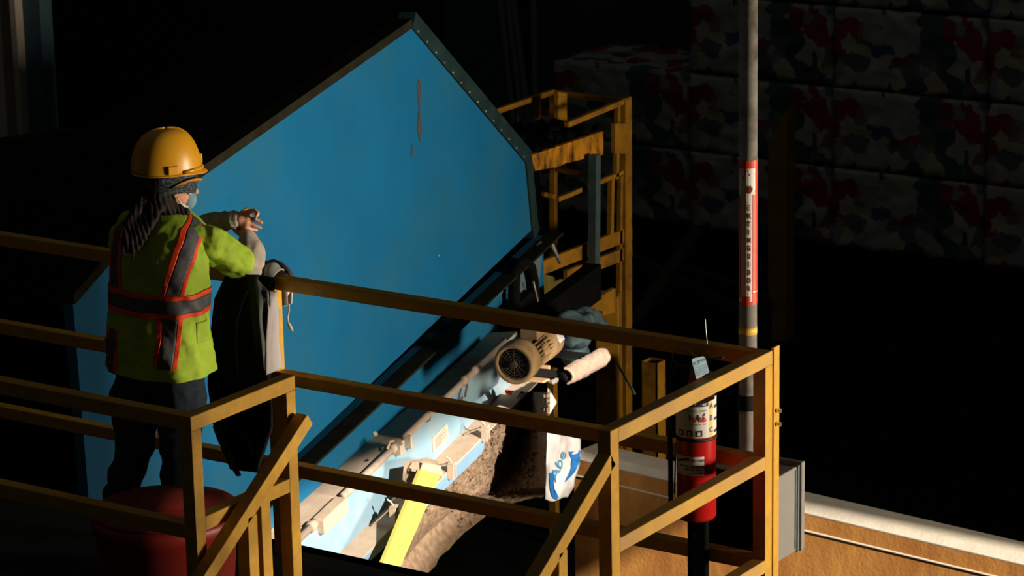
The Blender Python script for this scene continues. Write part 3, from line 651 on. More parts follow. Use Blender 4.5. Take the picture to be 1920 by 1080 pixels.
# pole with its sign
po = thing('steel_pole', 'tall grey steel pole carrying the red and white EXTINGUIDOR sign', 'pole')
PCX, PCY, prd = -4.972, 8.98, .0335
b = NB(); lathe(b, (PCX, PCY, 0), (0, 0, 1), [(0, .08), (.015, .08), (.016, prd), (8.2, prd)], 36); obj('pipe', b, GALV, po, True)
b = NB(); z_ = float(P(1393, 770, Y=8.95).z); z_1 = float(P(1393, 742, Y=8.95).z); lathe(b, (PCX, PCY, z_), (0, 0, 1), [(0, prd+.003), (z_1-z_, prd+.003)], 30); obj('dark_clamp', b, DARK, po, True)
b = NB(); z_ = float(P(1393, 628, Y=8.95).z); z_1 = float(P(1393, 615, Y=8.95).z); lathe(b, (PCX, PCY, z_), (0, 0, 1), [(0, prd+.001), (z_1-z_, prd+.001)], 30); obj('yellow_tape', b, YLAB, po, True)
def onpole(ang, z, k=.001):
    a0 = math.atan2(-.83, .55)+ang; return Vector((PCX+math.cos(a0)*(prd+k), PCY+math.sin(a0)*(prd+k), z))
pz = lambda py: float(P(1395, py, Y=8.945).z)
def rp(bm, a0, z0, a1, z1, k): put_rect(bm, a0, z0, a1, z1, lambda u, v: onpole(u, v, k), 10, 1)
sz0, sz1 = pz(572), pz(301)
b = NB(); rp(b, -1.35, sz0, 1.35, sz1, .001); sg = obj('sign', b, WHITE, po)
b = NB(); rp(b, -1.35, sz1-.03, 1.35, sz1, .0016); rp(b, .78, pz(370), 1.35, sz1, .0016); rp(b, .42, pz(547), 1.30, pz(366), .0018); rp(b, -1.3, sz0, .8, sz0+.012, .0016); rp(b, .42, sz0, 1.3, pz(549), .0016)
rp(b, -1.35, pz(560), -.85, pz(366), .0016)
def tri3(bm, pts, k=.0018):
    vs = [bm.verts.new(onpole(a, z, k)) for a, z in pts]; bm.faces.new(vs)
tri3(b, [(-.35, sz1-.03), (.8, sz1-.03), (.1, sz1-.055)]); tri3(b, [(-.35, sz1-.02), (.1, sz1-.055), (-.6, sz1-.075), (-1.3, sz1-.02)]); tri3(b, [(.42, pz(366)), (.78, pz(358)), (1.3, pz(366)), (1.3, pz(372))])
tri3(b, [(-.2, pz(552)), (.45, pz(540)), (.45, pz(552))]); rp(b, -.75, pz(566), .1, pz(556), .0019)
obj('red_border', b, REDP, sg)
b = NB(); zt0, zt1 = pz(390), pz(541); DRD = mat('dark_red_print', (.16, .02, .012), .6)
for i, ch in enumerate('EXTINGUIDOR'):
    zc = zt0+(zt1-zt0)*i/10; put_text(b, ch, .026, lambda u, v: onpole(u/prd, v, .002), at=(-.0, zc), bold=.0012, sx=.72)
fz = pz(354); fl_ = [(-.25, -.016), (.15, -.018), (.42, -.006), (.38, .008), (.26, .0), (.22, .016), (.05, .006), (-.08, .020), (-.16, .004), (-.32, .010), (-.36, -.006)]
cc = b.verts.new(onpole(.05, fz-.005, .002)); fv = [b.verts.new(onpole(a, fz+z, .002)) for a, z in fl_]
for i in range(len(fv)): b.faces.new((cc, fv[i], fv[(i+1) % len(fv)]))
obj('sign_lettering', b, DRD, sg)
settle(po)

# cabinet
cb = thing('electrical_enclosure', 'grey metal electrical box mounted behind the corner post', 'enclosure')
cx0, cx1, cy0, cy1, cz0, cz1 = -5.055, -4.712, 8.725, 8.915, 3.172, 3.497
b = NB(); box(b, (cx0, cy0, cz0), (cx1, cy1-.035, cz1)); obj('body', bevel(b, .004), GREY, cb)
b = NB(); box(b, (cx0-.004, cy1-.033, cz0-.004), (cx1+.004, cy1-.022, cz1+.004)); obj('gasket', b, GREYD, cb)
b = NB(); box(b, (cx0-.008, cy1-.02, cz0-.006), (cx1+.012, cy1+.008, cz1+.012)); obj('lid', bevel(b, .006), GREY, cb)
b = NB(); box(b, (cx1-.002, cy1-.05, cz0+.01), (cx1+.004, cy1-.044, cz1-.01)); obj('seam', b, GREYD, cb)
b = NB(); box(b, (cx0+.004, 8.716, cz0+.004), (cx1-.004, cy0, cz1-.004)); obj('front_shade_sheet', b, DEEPBLK, cb)  # black sheet stands in for the shade on the box front
settle(cb)

# ================================================================== RED BIN
bn = thing('waste_bin', 'dark red round plastic bin with domed lid standing behind the near rail', 'bin')
BC = Vector(P(318, 1100, Y=7.62)); BC.z = ZD; bt = float(P(318, 985, Y=7.5).z)-ZD; br = .272
b = NB(); lathe(b, BC, (0, 0, 1), [(0, br*.78), (.0, br*.80), (.02, br*.82), (bt-.06, br*.95), (bt-.055, br*1.0), (bt-.02, br*1.01), (bt, br*.99), (bt, br*.93), (bt-.1, br*.9), (.05, br*.76)], 48); obj('bin_body', b, REDD, bn, True)
b = NB(); lathe(b, BC+Vector((0, 0, bt+.002)), (0, 0, 1), [(0, br*.98), (.010, br*.97), (.018, br*.80), (.022, br*.46), (.045, br*.40), (.062, br*.28), (.070, br*.12), (.071, .01)], 48); obj('lid', b, REDD, bn, True)
settle(bn)
# ================================================================== PERSON
SKIN = mat('skin', (.66, .31, .20), .5, var=.10, vs=40)
VG = mat('hi_vis_green', (.32, .47, .03), .8, var=.12, vs=25, bump=.12, bs=90)
ORG = mat('orange_trim', (.78, .055, .008), .6, var=.1, vs=60, bump=.1)
REFL = mat('grey_reflective_tape', (.075, .078, .085), .6, var=.12, vs=60)
KNIT = mat('grey_knit', (.40, .34, .29), .9, var=.12, vs=60, bump=.3, bs=180)
JEAN = mat('dark_denim', (.014, .022, .035), .9, var=.3, vs=30, bump=.2)
HAIR = mat('dark_brown_hair', (.009, .0035, .002), .8, var=.3, vs=40)
HELM = mat('yellow_helmet_shell', (.76, .36, .014), .36, var=.05, vs=10, spec=.5)
def proj(p):
    d = np.array(p)-C0; z = d@F; return 960+FPX*(d@R)/z, 540-FPX*(d@U)/z, z
def W3(x, y, d): return P(x, y, D=d)
pe = thing('person', 'person in yellow hard hat and green safety shirt leaning on the rail with folded hands', 'person')
fd = Vector((.517, .855, 0)).normalized(); sd = Vector((.855, -.517, 0)).normalized(); zz = Vector((0, 0, 1)); TL = rad(9)
hf = fd*math.cos(TL)-zz*math.sin(TL); hu = zz*math.cos(TL)+fd*math.sin(TL)
HC = W3(320, 336, 11.15)
def H(f, s, u): return HC+hf*f+sd*s+hu*u
sh_l, sh_r = W3(242, 440, 11.26), W3(362, 445, 11.10)
el_r, wr_r = W3(477, 501, 11.33), W3(461, 441, 11.44)
el_l, fm_l, wr_l = W3(322, 445, 11.55), W3(398, 417, 11.52), W3(443, 412, 11.46)
pelv = W3(298, 712, 11.12); kL, kR = W3(254, 842, 11.10), W3(336, 842, 11.02)
fL, fR = P(214, 1052, Z=2.90), P(330, 1060, Z=2.90)
hL, hR = W3(258, 735, 11.17), W3(338, 735, 11.05)
sk = [(HC, [hf*.093, sd*.074, hu*.112]), (H(.03, 0, -.06), [hf*.062, sd*.055, hu*.06]), (H(.085, 0, -.015), .012, H(.108, 0, -.045), .012), (H(.075, 0, -.1), .02, H(.06, 0, -.115), .025),
      (H(.083, .03, .018), .012, H(.083, -.03, .018), .012), (H(.0, .072, -.02), .012, H(-.006, .078, -.045), .010), (H(.0, -.072, -.02), .012, H(-.006, -.078, -.045), .010),
      (H(.086, .02, -.078), .009, H(.086, -.02, -.078), .009),
      (H(-.02, 0, -.08), .052, W3(312, 402, 11.18), .06), (W3(300, 425, 11.18), .09, W3(298, 560, 11.15), .11), (W3(298, 560, 11.15), .11, pelv, .085),
      (sh_l, .035, sh_r, .035), (sh_r, .038, el_r, .034), (el_r, .036, wr_r, .025), (sh_l, .038, el_l, .034), (el_l, .036, fm_l, .03), (fm_l, .03, wr_l, .025),
      (hL, .075, kL, .055), (kL, .052, fL+zz*.06, .038), (hR, .075, kR, .055), (kR, .052, fR+zz*.06, .038)]
# left hand, palm toward the camera side, fingers to the right
h = lambda x, y, d: W3(x, y, d)
sk += [(h(443, 412, 11.455), .024, h(452, 411, 11.45), .026), (h(451, 404, 11.45), .017, h(465, 400, 11.44), .015), (h(451, 411, 11.45), .019, h(465, 409, 11.44), .016), (h(452, 419, 11.45), .017, h(463, 419, 11.44), .014), (h(453, 424, 11.45), .010, h(462, 423, 11.44), .010)]
fing = [[(466, 397, 11.44, .0095), (477, 394.5, 11.43, .0085), (484, 400, 11.42, .0078), (480, 406, 11.415, .0072)],      # index, bent
        [(466, 408, 11.44, .0090), (479, 412, 11.43, .0084), (491, 417.5, 11.43, .0072)],                                    # middle
        [(464, 417, 11.44, .0086), (477, 423, 11.44, .0078), (489, 427, 11.445, .0068)],                                     # ring
        [(462, 423, 11.44, .0078), (472, 429, 11.455, .0070), (482, 432, 11.47, .0060)],                                     # little
        [(452, 401, 11.47, .0120), (463, 393, 11.50, .0100), (474, 396, 11.49, .0088), (479, 401, 11.47, .0075)]]            # thumb
# right hand, curled round the left wrist from behind
sk += [(wr_r, .025, h(458, 431, 11.49), .026), (h(458, 431, 11.49), .022, h(452, 420, 11.51), .018)]
fing += [[(450, 424, 11.50, .0095), (441, 427, 11.47, .0085), (439, 431, 11.43, .0075)], [(451, 428, 11.50, .009), (443, 433, 11.46, .008), (444, 437, 11.43, .0072)],
         [(449, 419, 11.51, .009), (440, 417, 11.50, .0085), (436, 420, 11.47, .0075)], [(453, 432, 11.49, .008), (447, 438, 11.46, .0072), (449, 441, 11.44, .0065)],
         [(463, 424, 11.50, .010), (468, 414, 11.50, .009), (466, 406, 11.49, .008)]]
for fg in fing:
    for a, c in zip(fg, fg[1:]): sk.append((h(*a[:3]), a[3], h(*c[:3]), c[3]))
remesh('body', sk, .0048, SKIN, pe, 1)
# eyes (small, on the far side of the face)
for s in (-.03, .03):
    b = NB(); bmesh.ops.create_icosphere(b, subdivisions=2, radius=.011, matrix=Matrix.Translation(H(.084, s, .0))); obj('eye', b, WHITE, pe, True)
# shirt torso as a lofted sleeve of cloth
VS = [0, .12, .35, .55, .72, .86, .93, .97, 1.0]
cpx = [(300, 695, 11.12), (299, 662, 11.12), (298, 600, 11.13), (298, 540, 11.14), (298, 480, 11.15), (300, 432, 11.17), (304, 410, 11.18), (308, 399, 11.18), (312, 390, 11.19)]
aa = [.222, .214, .203, .203, .208, .200, .165, .115, .070]; bb = [.152, .150, .140, .132, .130, .122, .105, .085, .068]
cw = np.array([list(W3(*q)) for q in cpx])
def ci(v):
    return np.array([np.interp(v, VS, cw[:, k]) for k in range(3)]), float(np.interp(v, VS, aa)), float(np.interp(v, VS, bb))
def sm(v):
    r = [ci(min(1, max(0, v+k))) for k in (-.04, -.02, 0, .02, .04)]
    return sum(x[0] for x in r)/5, sum(x[1] for x in r)/5, sum(x[2] for x in r)/5
def TS(u, v, off=0.):
    """u: angle from the middle of the back toward the person's right, v: hem to collar"""
    c, a, b_ = sm(v); cu, su = math.cos(u), math.sin(u)
    k = (abs(cu)**2.6+abs(su)**2.6)**(-1/2.6)
    d = Vector((su*a, -cu*b_, 0))*k; p = Vector(c)+d
    n = Vector((su/a, -cu/b_, 0)).normalized()
    q = Vector((p.x*7, p.y*7, p.z*4))
    f = .010*fbm(q, 1., 2)+.006*math.sin(u*9+v*14+2*fbm(p, 5, 1))*(1-v)+.005*fbm(p, 26, 2)
    # pull creases running from the armpit
    f += .009*math.exp(-((u-1.15)/.35)**2)*math.sin(26*v+5*u)*math.exp(-((v-.62)/.2)**2)
    return p+n*(f+off)
b = NB(); grid(b, lambda u, v: TS(u*2*math.pi, v), 160, 150, True); obj('safety_shirt', b, VG, pe, True)
pe_shirt = pe.children[-1] if pe.children else None
pe_shirt = [c for c in pe.children if c.name.startswith('safety_shirt')][0]
solid(pe_shirt, .003, 1)
UU = np.linspace(-.6, 1.9, 160); VV = np.linspace(0, 1, 160)
tab = np.array([[proj(TS(u, v))[:2] for u in UU] for v in VV])
def uv_at(x, y):
    d = (tab[..., 0]-x)**2+(tab[..., 1]-y)**2; j, i = np.unravel_index(d.argmin(), d.shape); return UU[i], VV[j]
def strip_uv(name, left, right, t0, t1, m, off=.0045, n=46):
    lu = [uv_at(*p) for p in left]; ru = [uv_at(*p) for p in right]; k = np.linspace(0, 1, len(lu))
    def fn(a, c):
        t = t0+(t1-t0)*a
        u0, v0 = np.interp(c, k, [q[0] for q in lu]), np.interp(c, k, [q[1] for q in lu]); u1, v1 = np.interp(c, k, [q[0] for q in ru]), np.interp(c, k, [q[1] for q in ru])
        return TS(u0+(u1-u0)*t, v0+(v1-v0)*t, off)
    b = NB(); grid(b, fn, 8, n); o = obj(name, b, m, pe_shirt, True); solid(o, .002, 1); return o
UPL, UPR = [(350, 398), (338, 430), (326, 468), (307, 530), (300, 556)], [(388, 414), (378, 440), (368, 474), (350, 530), (343, 558)]
LOL, LOR = [(295, 589), (292, 640), (288, 690)], [(344, 593), (338, 642), (333, 693)]
for (a_, c_) in ((UPL, UPR), (LOL, LOR)):
    strip_uv('reflective_tape', a_, c_, .2, .8, REFL)
    strip_uv('orange_trim', a_, c_, .0, .2, ORG, .005); strip_uv('orange_trim', a_, c_, .8, 1., ORG, .005)
def mir(off_, lo, hi):   # the matching stripe over the other shoulder
    for (t0, t1, m, nm, o_) in ((.2, .8, REFL, 'reflective_tape', .0045), (0, .2, ORG, 'orange_trim', .005), (.8, 1, ORG, 'orange_trim', .005)):
        b = NB(); grid(b, lambda a, c: TS(-(.42+.42*(t0+(t1-t0)*a))-.0*c, lo+(hi-lo)*c, o_), 8, 40); o = obj(nm, b, m, pe_shirt, True); solid(o, .002, 1)
mir(0, .0, .31); mir(0, .5, .93)
vt, vb = uv_at(350, 555)[1], uv_at(350, 596)[1]
for (t0, t1, m, nm, o_) in ((.2, .8, REFL, 'reflective_tape', .006), (0, .2, ORG, 'orange_trim', .0066), (.8, 1, ORG, 'orange_trim', .0066)):
    b = NB(); grid(b, lambda a, c: TS(a*2*math.pi, vb+(vt-vb)*(t0+(t1-t0)*c), o_), 160, 6, True); o = obj(nm, b, m, pe_shirt, True); solid(o, .002, 1)
b = NB(); q = [(366, 604), (399, 606), (399, 638), (378, 641), (368, 632)]
pk = [uv_at(*x) for x in q]; grid(b, lambda a, c: TS(pk[0][0]+(pk[1][0]+.08-pk[0][0])*a, pk[0][1]+(pk[3][1]-pk[0][1])*c, .006), 10, 8); o = obj('pocket_flap', b, VG, pe_shirt, True); solid(o, .003, 1)
# shirt sleeves
def crease(p): return fbm(p, 14, 3)*.011+.004*math.sin(p.x*60+p.z*45+3*fbm(p, 6, 1))
remesh('sleeve', [(W3(352, 462, 11.17), .05, W3(380, 452, 11.12), .062), (W3(377, 449, 11.11), .060, W3(395, 456, 11.13), .069), (W3(392, 455, 11.13), .073, W3(425, 474, 11.20), .070), (W3(425, 474, 11.20), .071, W3(449, 494, 11.26), .061)], .006, VG, pe, 3, crease)
remesh('sleeve', [(W3(255, 428, 11.24), .080, W3(238, 450, 11.32), .078), (W3(238, 450, 11.32), .075, W3(275, 455, 11.45), .065)], .008, VG, pe, 3, crease)
# grey knit undersleeves
def knit(p): return .0045*math.sin(p.z*110+p.x*70+2*fbm(p, 9, 1))+fbm(p, 20, 2)*.003
remesh('undersleeve', [(W3(446, 488, 11.25), .042, W3(472, 500, 11.31), .047), (W3(472, 498, 11.31), .049, W3(475, 472, 11.36), .046), (W3(475, 472, 11.36), .046, W3(464, 448, 11.42), .036)], .006, KNIT, pe, 2, knit)
cuf = [(el_l, .05, fm_l, .042)]
for i in range(6):
    t = i/5; c = fm_l.lerp(wr_l, t*.93); cuf.append((c, .041-.004*t+(.004 if i % 2 else 0), c+(wr_l-fm_l).normalized()*.004, .040-.003*t))
remesh('undersleeve', cuf+[(fm_l, .041, wr_l, .031)], .005, KNIT, pe, 1)
# jeans and shoes
remesh('jeans', [(W3(299, 690, 11.12), [Vector((.185, 0, 0)), Vector((0, .135, 0)), Vector((0, 0, .12))]), (hL, .108, W3(254, 790, 11.14), .088), (W3(254, 790, 11.14), .088, kL, .077), (kL, .075, W3(232, 905, 11.12), .067), (W3(232, 905, 11.12), .067, fL+zz*.12, .062), (fL+zz*.12, .062, fL+zz*.04, .066),
    (hR, .108, W3(338, 790, 11.04), .088), (W3(338, 790, 11.04), .088, kR, .075), (kR, .074, W3(334, 905, 11.02), .066), (W3(334, 905, 11.02), .066, fR+zz*.12, .062), (fR+zz*.12, .062, fR+zz*.04, .066)], .009, JEAN, pe, 2, lambda p: fbm(p, 12, 3)*.008+.003*math.sin(p.z*70+3*fbm(p, 5, 1)))
for ft_ in (fL, fR):
    q0 = Vector((ft_.x, ft_.y, ZD+.045)); remesh('shoe', [(q0-Vector((.0, .05, 0)), .045, q0+Vector((.03, .10, -.002)), .042), (q0+Vector((.03, .10, -.002)), .042, q0+Vector((.05, .17, -.012)), .030)], .008, RUB, pe, 1)
# hair
hs = []
for i in range(26):
    a = random.uniform(-1, 1); k = random.uniform(0, 1)
    p0 = H(-.07-.02*k, .05*a, -.0); p1 = W3(290-14*k+20*a, 375+random.uniform(-4, 4), 11.12-.03*abs(a)); p2 = W3(262-10*k+22*a, 425, 11.02); p3 = W3(247+20*a, 470+random.uniform(-22, 16), 11.01)
    hs += [(p0, .017, p1, .016), (p1, .016, p2, .013), (p2, .013, p3, .004)]
hs += [(H(-.03, 0, -.01), [hf*.085, sd*.080, hu*.10]), (H(-.05, .03, -.07), .05, W3(318, 392, 11.12), .038), (W3(318, 392, 11.12), .034, W3(352, 397, 11.12), .014), (H(-.06, -.03, -.07), .05, W3(285, 395, 11.15), .05)]
remesh('hair', hs, .006, HAIR, pe, 5, lambda p: .0025*math.sin(p.x*260+p.y*210+p.z*30+fbm(p, 9, 2)*6)+.006*fbm(p, 22, 2))
# bandana
BAN = bpy.data.materials.new('patterned_bandana'); BAN.use_nodes = True; nt = BAN.node_tree; pb = nt.nodes['Principled BSDF']; pb.inputs['Roughness'].default_value = .8
tc = nt.nodes.new('ShaderNodeTexCoord'); vo = nt.nodes.new('ShaderNodeTexVoronoi'); vo.inputs['Scale'].default_value = 38; vo.feature = 'DISTANCE_TO_EDGE'
mp = nt.nodes.new('ShaderNodeMapping'); mp.inputs['Scale'].default_value = (1, 1, 2.2); nt.links.new(tc.outputs['Object'], mp.inputs['Vector']); nt.links.new(mp.outputs['Vector'], vo.inputs['Vector'])
rr = nt.nodes.new('ShaderNodeValToRGB'); rr.color_ramp.interpolation = 'CONSTANT'; rr.color_ramp.elements[0].color = (.16, .18, .19, 1); rr.color_ramp.elements[1].color = (.012, .022, .03, 1); rr.color_ramp.elements[1].position = .028
nt.links.new(vo.outputs['Distance'], rr.inputs['Fac']); nt.links.new(rr.outputs['Color'], pb.inputs['Base Color'])
def bd(u, v):
    an = u*2*math.pi; lo = -.055+.022*math.cos(an)-.014*math.cos(an*2); hgt = lo+(.05-lo)*v; k = math.sqrt(max(.05, 1-((hgt+.01)/.135)**2))
    return H(math.cos(an)*.104*k-.002, math.sin(an)*.087*k, hgt)+sd*0
b = NB(); grid(b, bd, 64, 18, True); o = obj('bandana', b, BAN, pe, True); solid(o, .004, 1)
# mask with ear loops, safety glasses temple
remesh('face_mask', [(H(.070, 0, -.075), [hf*.042, sd*.048, hu*.044])], .005, mat('mask_blue', (.20, .34, .42), .8), pe, 2)
ml = [c for c in pe.children if c.name.startswith('face_mask')][0]
b = NB(); tube(b, [H(.075, .047, -.05), H(.05, .065, -.035), H(.012, .080, -.03)], .0028, 6); obj('ear_loop', b, WHITE, ml, True)
b = NB(); tube(b, [H(.060, .052, -.098), H(.03, .066, -.085), H(.004, .080, -.055)], [.006, .0045, .003], 6); obj('ear_loop', b, WHITE, ml, True)
GL = mat('amber_plastic', (.62, .25, .02), .35, var=.05)
b = NB(); tube(b, [H(.103, .055, .012), H(.085, .083, .020), H(.045, .095, .016), (H(.005, .096, -.0)), H(-.025, .092, -.018)], [.007, .0065, .005, .0045, .004], 8); obj('glasses_temple', b, GL, pe, True)
# hard hat
hat = bpy.data.objects.new('hard_hat', None)
TL = rad(0); hf = fd*math.cos(TL)-zz*math.sin(TL); hu = zz*math.cos(TL)+fd*math.sin(TL)
HB = HC+hu*.040-hf*.014
def HH(f, s, u): return HB+hf*f+sd*s+hu*u
def dome(u, v):
    an = u*2*math.pi; c, s = math.cos(an), math.sin(an); t = v*math.pi/2
    r = math.cos(t)**.78 if v < 1 else 0; z = .158*math.sin(t)**.95 if v > 0 else 0
    ridge = .006*math.exp(-(s/.16)**2)*math.sin(min(1, v*1.3)*math.pi/2)
    lx = .136 if c < 0 else .132
    return HH(c*lx*r, s*.114*r, z+ridge)
b = NB(); grid(b, dome, 72, 26, True); ho = obj('hard_hat', b, HELM, pe, True); solid(ho, .004, 1)
def brim(u, v):
    an = u*2*math.pi; c, s = math.cos(an), math.sin(an); w_ = .006+.020*max(0, c)**3
    return HH(c*(.134+w_*v), s*(.113+w_*v*.8), -.003-.014*max(0, c)**2*v-.002*v)
b = NB(); grid(b, brim, 72, 5, True); o = obj('brim', b, HELM, ho, True); solid(o, .005, 0)
b = NB(); c = HH(-.014, .117, .018); bar(b, c-hu*.016, c+hu*.018, hf, .040, .016); obj('accessory_slot', bevel(b, .004), HELM, ho)
b = NB(); tube(b, [HH(.030, .118, .007), HH(.070, .104, .008), HH(.108, .076, .007), HH(.132, .035, .005), HH(.138, 0, .004)], .0075, 8); obj('rain_gutter', b, HELM, ho, True)
b = NB(); c = HH(.137, .0, .03); bar(b, c-hu*.016, c+hu*.02, sd, .03, .010); obj('front_slot', bevel(b, .003), HELM, ho)
settle(pe)

# ================================================================== JACKET ON THE RAIL
jk = thing('jacket', 'black jacket with pale lining hung over the rail beside the person', 'jacket')
JB = mat('black_cloth', (.010, .010, .011), .95, var=.3, vs=30, bump=.3, bs=90, spec=.1)
JG = mat('grey_green_cloth', (.085, .095, .085), .9, var=.1, vs=30, bump=.2)
JL = mat('pale_lining', (.40, .36, .36), .85, var=.08, vs=14, bump=.2, bs=60)
JN = mat('navy_cloth', (.018, .026, .036), .9, var=.2)
def cloth(name, lx, rx, m, yy, amp=.02, fr=3., nu=24, nv=50, par=None, ph=0., th=.006, turn=0.):
    ly = [p[1] for p in lx]; ry = [p[1] for p in rx]; k0 = np.linspace(0, 1, len(lx)); k1 = np.linspace(0, 1, len(rx))
    def fn(u, v):
        x0, y0 = np.interp(v, k0, [p[0] for p in lx]), np.interp(v, k0, ly); x1, y1 = np.interp(v, k1, [p[0] for p in rx]), np.interp(v, k1, ry)
        x, y = x0+(x1-x0)*u, y0+(y1-y0)*u; Yp = yy+turn*u-amp*(.5+.5*math.sin(u*fr*6.28+ph+v*1.5))*min(1, .25+v)-.012*fbm((u*3, v*3, ph), 1)
        return P(x, y, Y=Yp)
    b = NB(); grid(b, fn, nu, nv); o = obj(name, b, m, par or jk, True); solid(o, th, 0); return o
jm = cloth('outer_shell', [(428, 508), (403, 560), (394, 640), (390, 720), (400, 795), (432, 880)], [(516, 520), (512, 560), (506, 640), (508, 720), (512, 800), (483, 886)], JB, 8.54, .05, 2.2)
cloth('navy_panel', [(462, 515), (468, 570), (478, 640), (490, 720)], [(482, 515), (488, 570), (496, 640), (506, 720)], JN, 8.49, .006, 1, 6, 30, None, 1.)
cloth('grey_panel', [(478, 520), (482, 560), (488, 620), (495, 690)], [(507, 548), (507, 570), (502, 620), (497, 700)], JG, 8.41, .01, 1, 8, 30, None, 0., .004, .05)
cloth('lining', [(500, 545), (503, 580), (499, 640), (499, 703)], [(518, 545), (523, 590), (523, 640), (530, 690)], JL, 8.44, .012, 1.2, 10, 34, None, 2., .005, .13)
def over(u, v):   # piece laid over the top rail
    a0 = -.25+3.3*v; x = 486+(523-486)*u; c = P(x+3*math.sin(v*3), 524, Y=8.617); r_ = .042+.006*math.sin(u*9+v*4); z0 = 3.985
    y_ = 8.617-math.cos(a0)*r_*1.1; zc = z0+math.sin(a0)*r_*(1.0+.25*math.sin(u*3.1)) if a0 > 0 else z0+a0*.3
    if v > .9: zc -= (v-.9)*1.2
    return Vector((c.x, y_, zc))
b = NB(); grid(b, over, 16, 30); o = obj('collar_fold', b, mat('light_grey_cloth', (.22, .22, .22), .9, var=.15, vs=20, bump=.2), jk, True); solid(o, .007, 1)
b = NB(); tube(b, [P(*q, Y=8.66) for q in ((488, 505), (497, 496), (512, 492), (528, 497), (540, 508), (547, 518))], [.012, .014, .014, .013, .012, .010], 10); obj('hood_edge', b, mat('plum_cloth', (.045, .035, .06), .9), jk, True)
b = NB(); tube(b, [P(*q, Y=8.50) for q in ((476, 525), (458, 560), (446, 600), (443, 640), (446, 690), (450, 730), (452, 760), (462, 810), (478, 860), (482, 884))], .004, 8); obj('piping', b, mat('grey_piping', (.06, .06, .06), .8), jm, True)
cloth('inner_edge', [(400, 800), (415, 840), (444, 893)], [(412, 796), (426, 838), (452, 892)], JG, 8.50, .0, 1, 4, 20, None, 0, .008)
settle(jk)
b = NB(); grid(b, lambda u, v: P(530.5+(548-530.5)*u-1.5*v, 545+(571-545)*v+3*math.sin(u*4), Y=8.70-.012*math.sin(u*5+v*2)), 10, 12); rg_ = thing('cloth_scrap', 'white cloth scrap with a frayed string hanging behind the top rail', 'cloth')
o = obj('cloth', b, mat('white_cloth', (.66, .58, .52), .85, var=.06), rg_, True); solid(o, .006, 0)
b = NB(); tube(b, [P(*q, Y=8.69) for q in ((541, 568), (542, 582), (539, 594), (540, 604), (544, 613), (549, 621))], [.004, .0035, .0035, .004, .008, .004], 8); obj('string', b, mat('cream_string', (.55, .47, .36), .85), rg_, True)
b = NB(); tube(b, [P(x, 512, Y=8.69+.0*x)-Vector((0, 0, 0)) for x in (531, 533)]+[P(534, 548, Y=8.70)], .006, 6); obj('tie', b, mat('white_cloth', (.66, .58, .52)), rg_)
settle(rg_)
# ================================================================== BACKGROUND
def bp(a, b_, side, w_, h_, m, name, par): bb = NB(); bar(bb, a, b_, side, w_, h_); return obj(name, bb, m, par)
# hopper behind the conveyor
hp = thing('dark_hopper', 'large black steel hopper wall rising behind the conveyor at far left', 'hopper')
b = NB(); prism(b, [P(-60, 271, Y=17), P(700, 157, Y=17), Vector((P(700, 157, Y=17).x, 17, 0)), Vector((P(-60, 271, Y=17).x, 17, 0))], (0, .12, 0)); obj('hopper_wall', b, DEEPBLK, hp)
b = NB(); bar(b, P(-60, 271, Y=16.98), P(700, 157, Y=16.98), (0, 1, 0), .1, .03); obj('top_edge', b, RIMB, hp); settle(hp)
# leaning pipes
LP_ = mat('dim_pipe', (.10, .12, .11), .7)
for i, (x0, x1, lab) in enumerate(((934, 962, 'leftmost'), (948, 978, 'second'), (958, 990, 'third'), (1000, 1004, 'rightmost, upright'))):
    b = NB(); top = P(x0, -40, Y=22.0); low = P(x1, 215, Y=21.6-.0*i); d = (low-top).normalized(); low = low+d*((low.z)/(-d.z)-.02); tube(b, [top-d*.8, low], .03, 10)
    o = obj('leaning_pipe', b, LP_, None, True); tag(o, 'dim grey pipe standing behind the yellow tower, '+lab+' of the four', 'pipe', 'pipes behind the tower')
# tower
tw = thing('access_tower', 'orange-yellow steel tower with guard bars and a greasy black deck', 'tower')
XA, XB_, YF = -10.8, -10.18, 16.7
def T(a, pa, c, pc_, th, name, m=YELM, th2=None, side=(0, 0, 1)):
    return bp(P(*a, **pa), P(*c, **pc_), side, th, th2 or th, m, name, tw)
RX, LX, FY = dict(X=XB_), dict(X=XA), dict(Y=YF)
T((1062, 234), RX, (1180, 185), RX, .035, 'top_rail'); T((1035, 173), FY, (1165, 190), FY, .035, 'top_rail'); T((930, 209), LX, (1037, 172), LX, .035, 'top_rail')
T((1045, 374), RX, (1168, 322), RX, .03, 'middle_rail'); T((1045, 318), FY, (1107, 328), FY, .03, 'middle_rail'); T((1018, 364), LX, (1045, 371), FY, .03, 'middle_rail')
vside = (1, 0, 0)
T((1008, 178), LX, (1008, 226), LX, .03, 'post', side=vside); T((1038, 172), FY, (1038, 500), FY, .042, 'post', side=vside)
T((1158, 190), RX, (1155, 335), RX, .03, 'post', side=vside); T((1146, 330), RX, (1144, 458), RX, .035, 'post', side=vside)
pt0 = P(1172, 186, X=XB_); pt1 = P(1170, 600, X=XB_); b = NB(); bar(b, pt0, Vector((pt1.x, pt1.y, .0)), vside, .055, .085); obj('post', b, YELM, tw)
b = NB(); pt0 = P(1163, 330, X=XB_); bar(b, pt0, P(1160, 600, X=XB_), vside, .03, .03); obj('post', b, YELM, tw)
for q, pl_, nm in (([(1153, 232), (1181, 231), (1181, 288), (1153, 288)], XB_+.05, 'plate'), ([(1046, 172), (1063, 175), (1063, 226), (1046, 226)], XB_-.35, 'plate')):
    b = NB(); prism(b, [P(x, y, X=pl_) for x, y in q], (-.03, 0, 0)); obj(nm, b, YELM, tw)
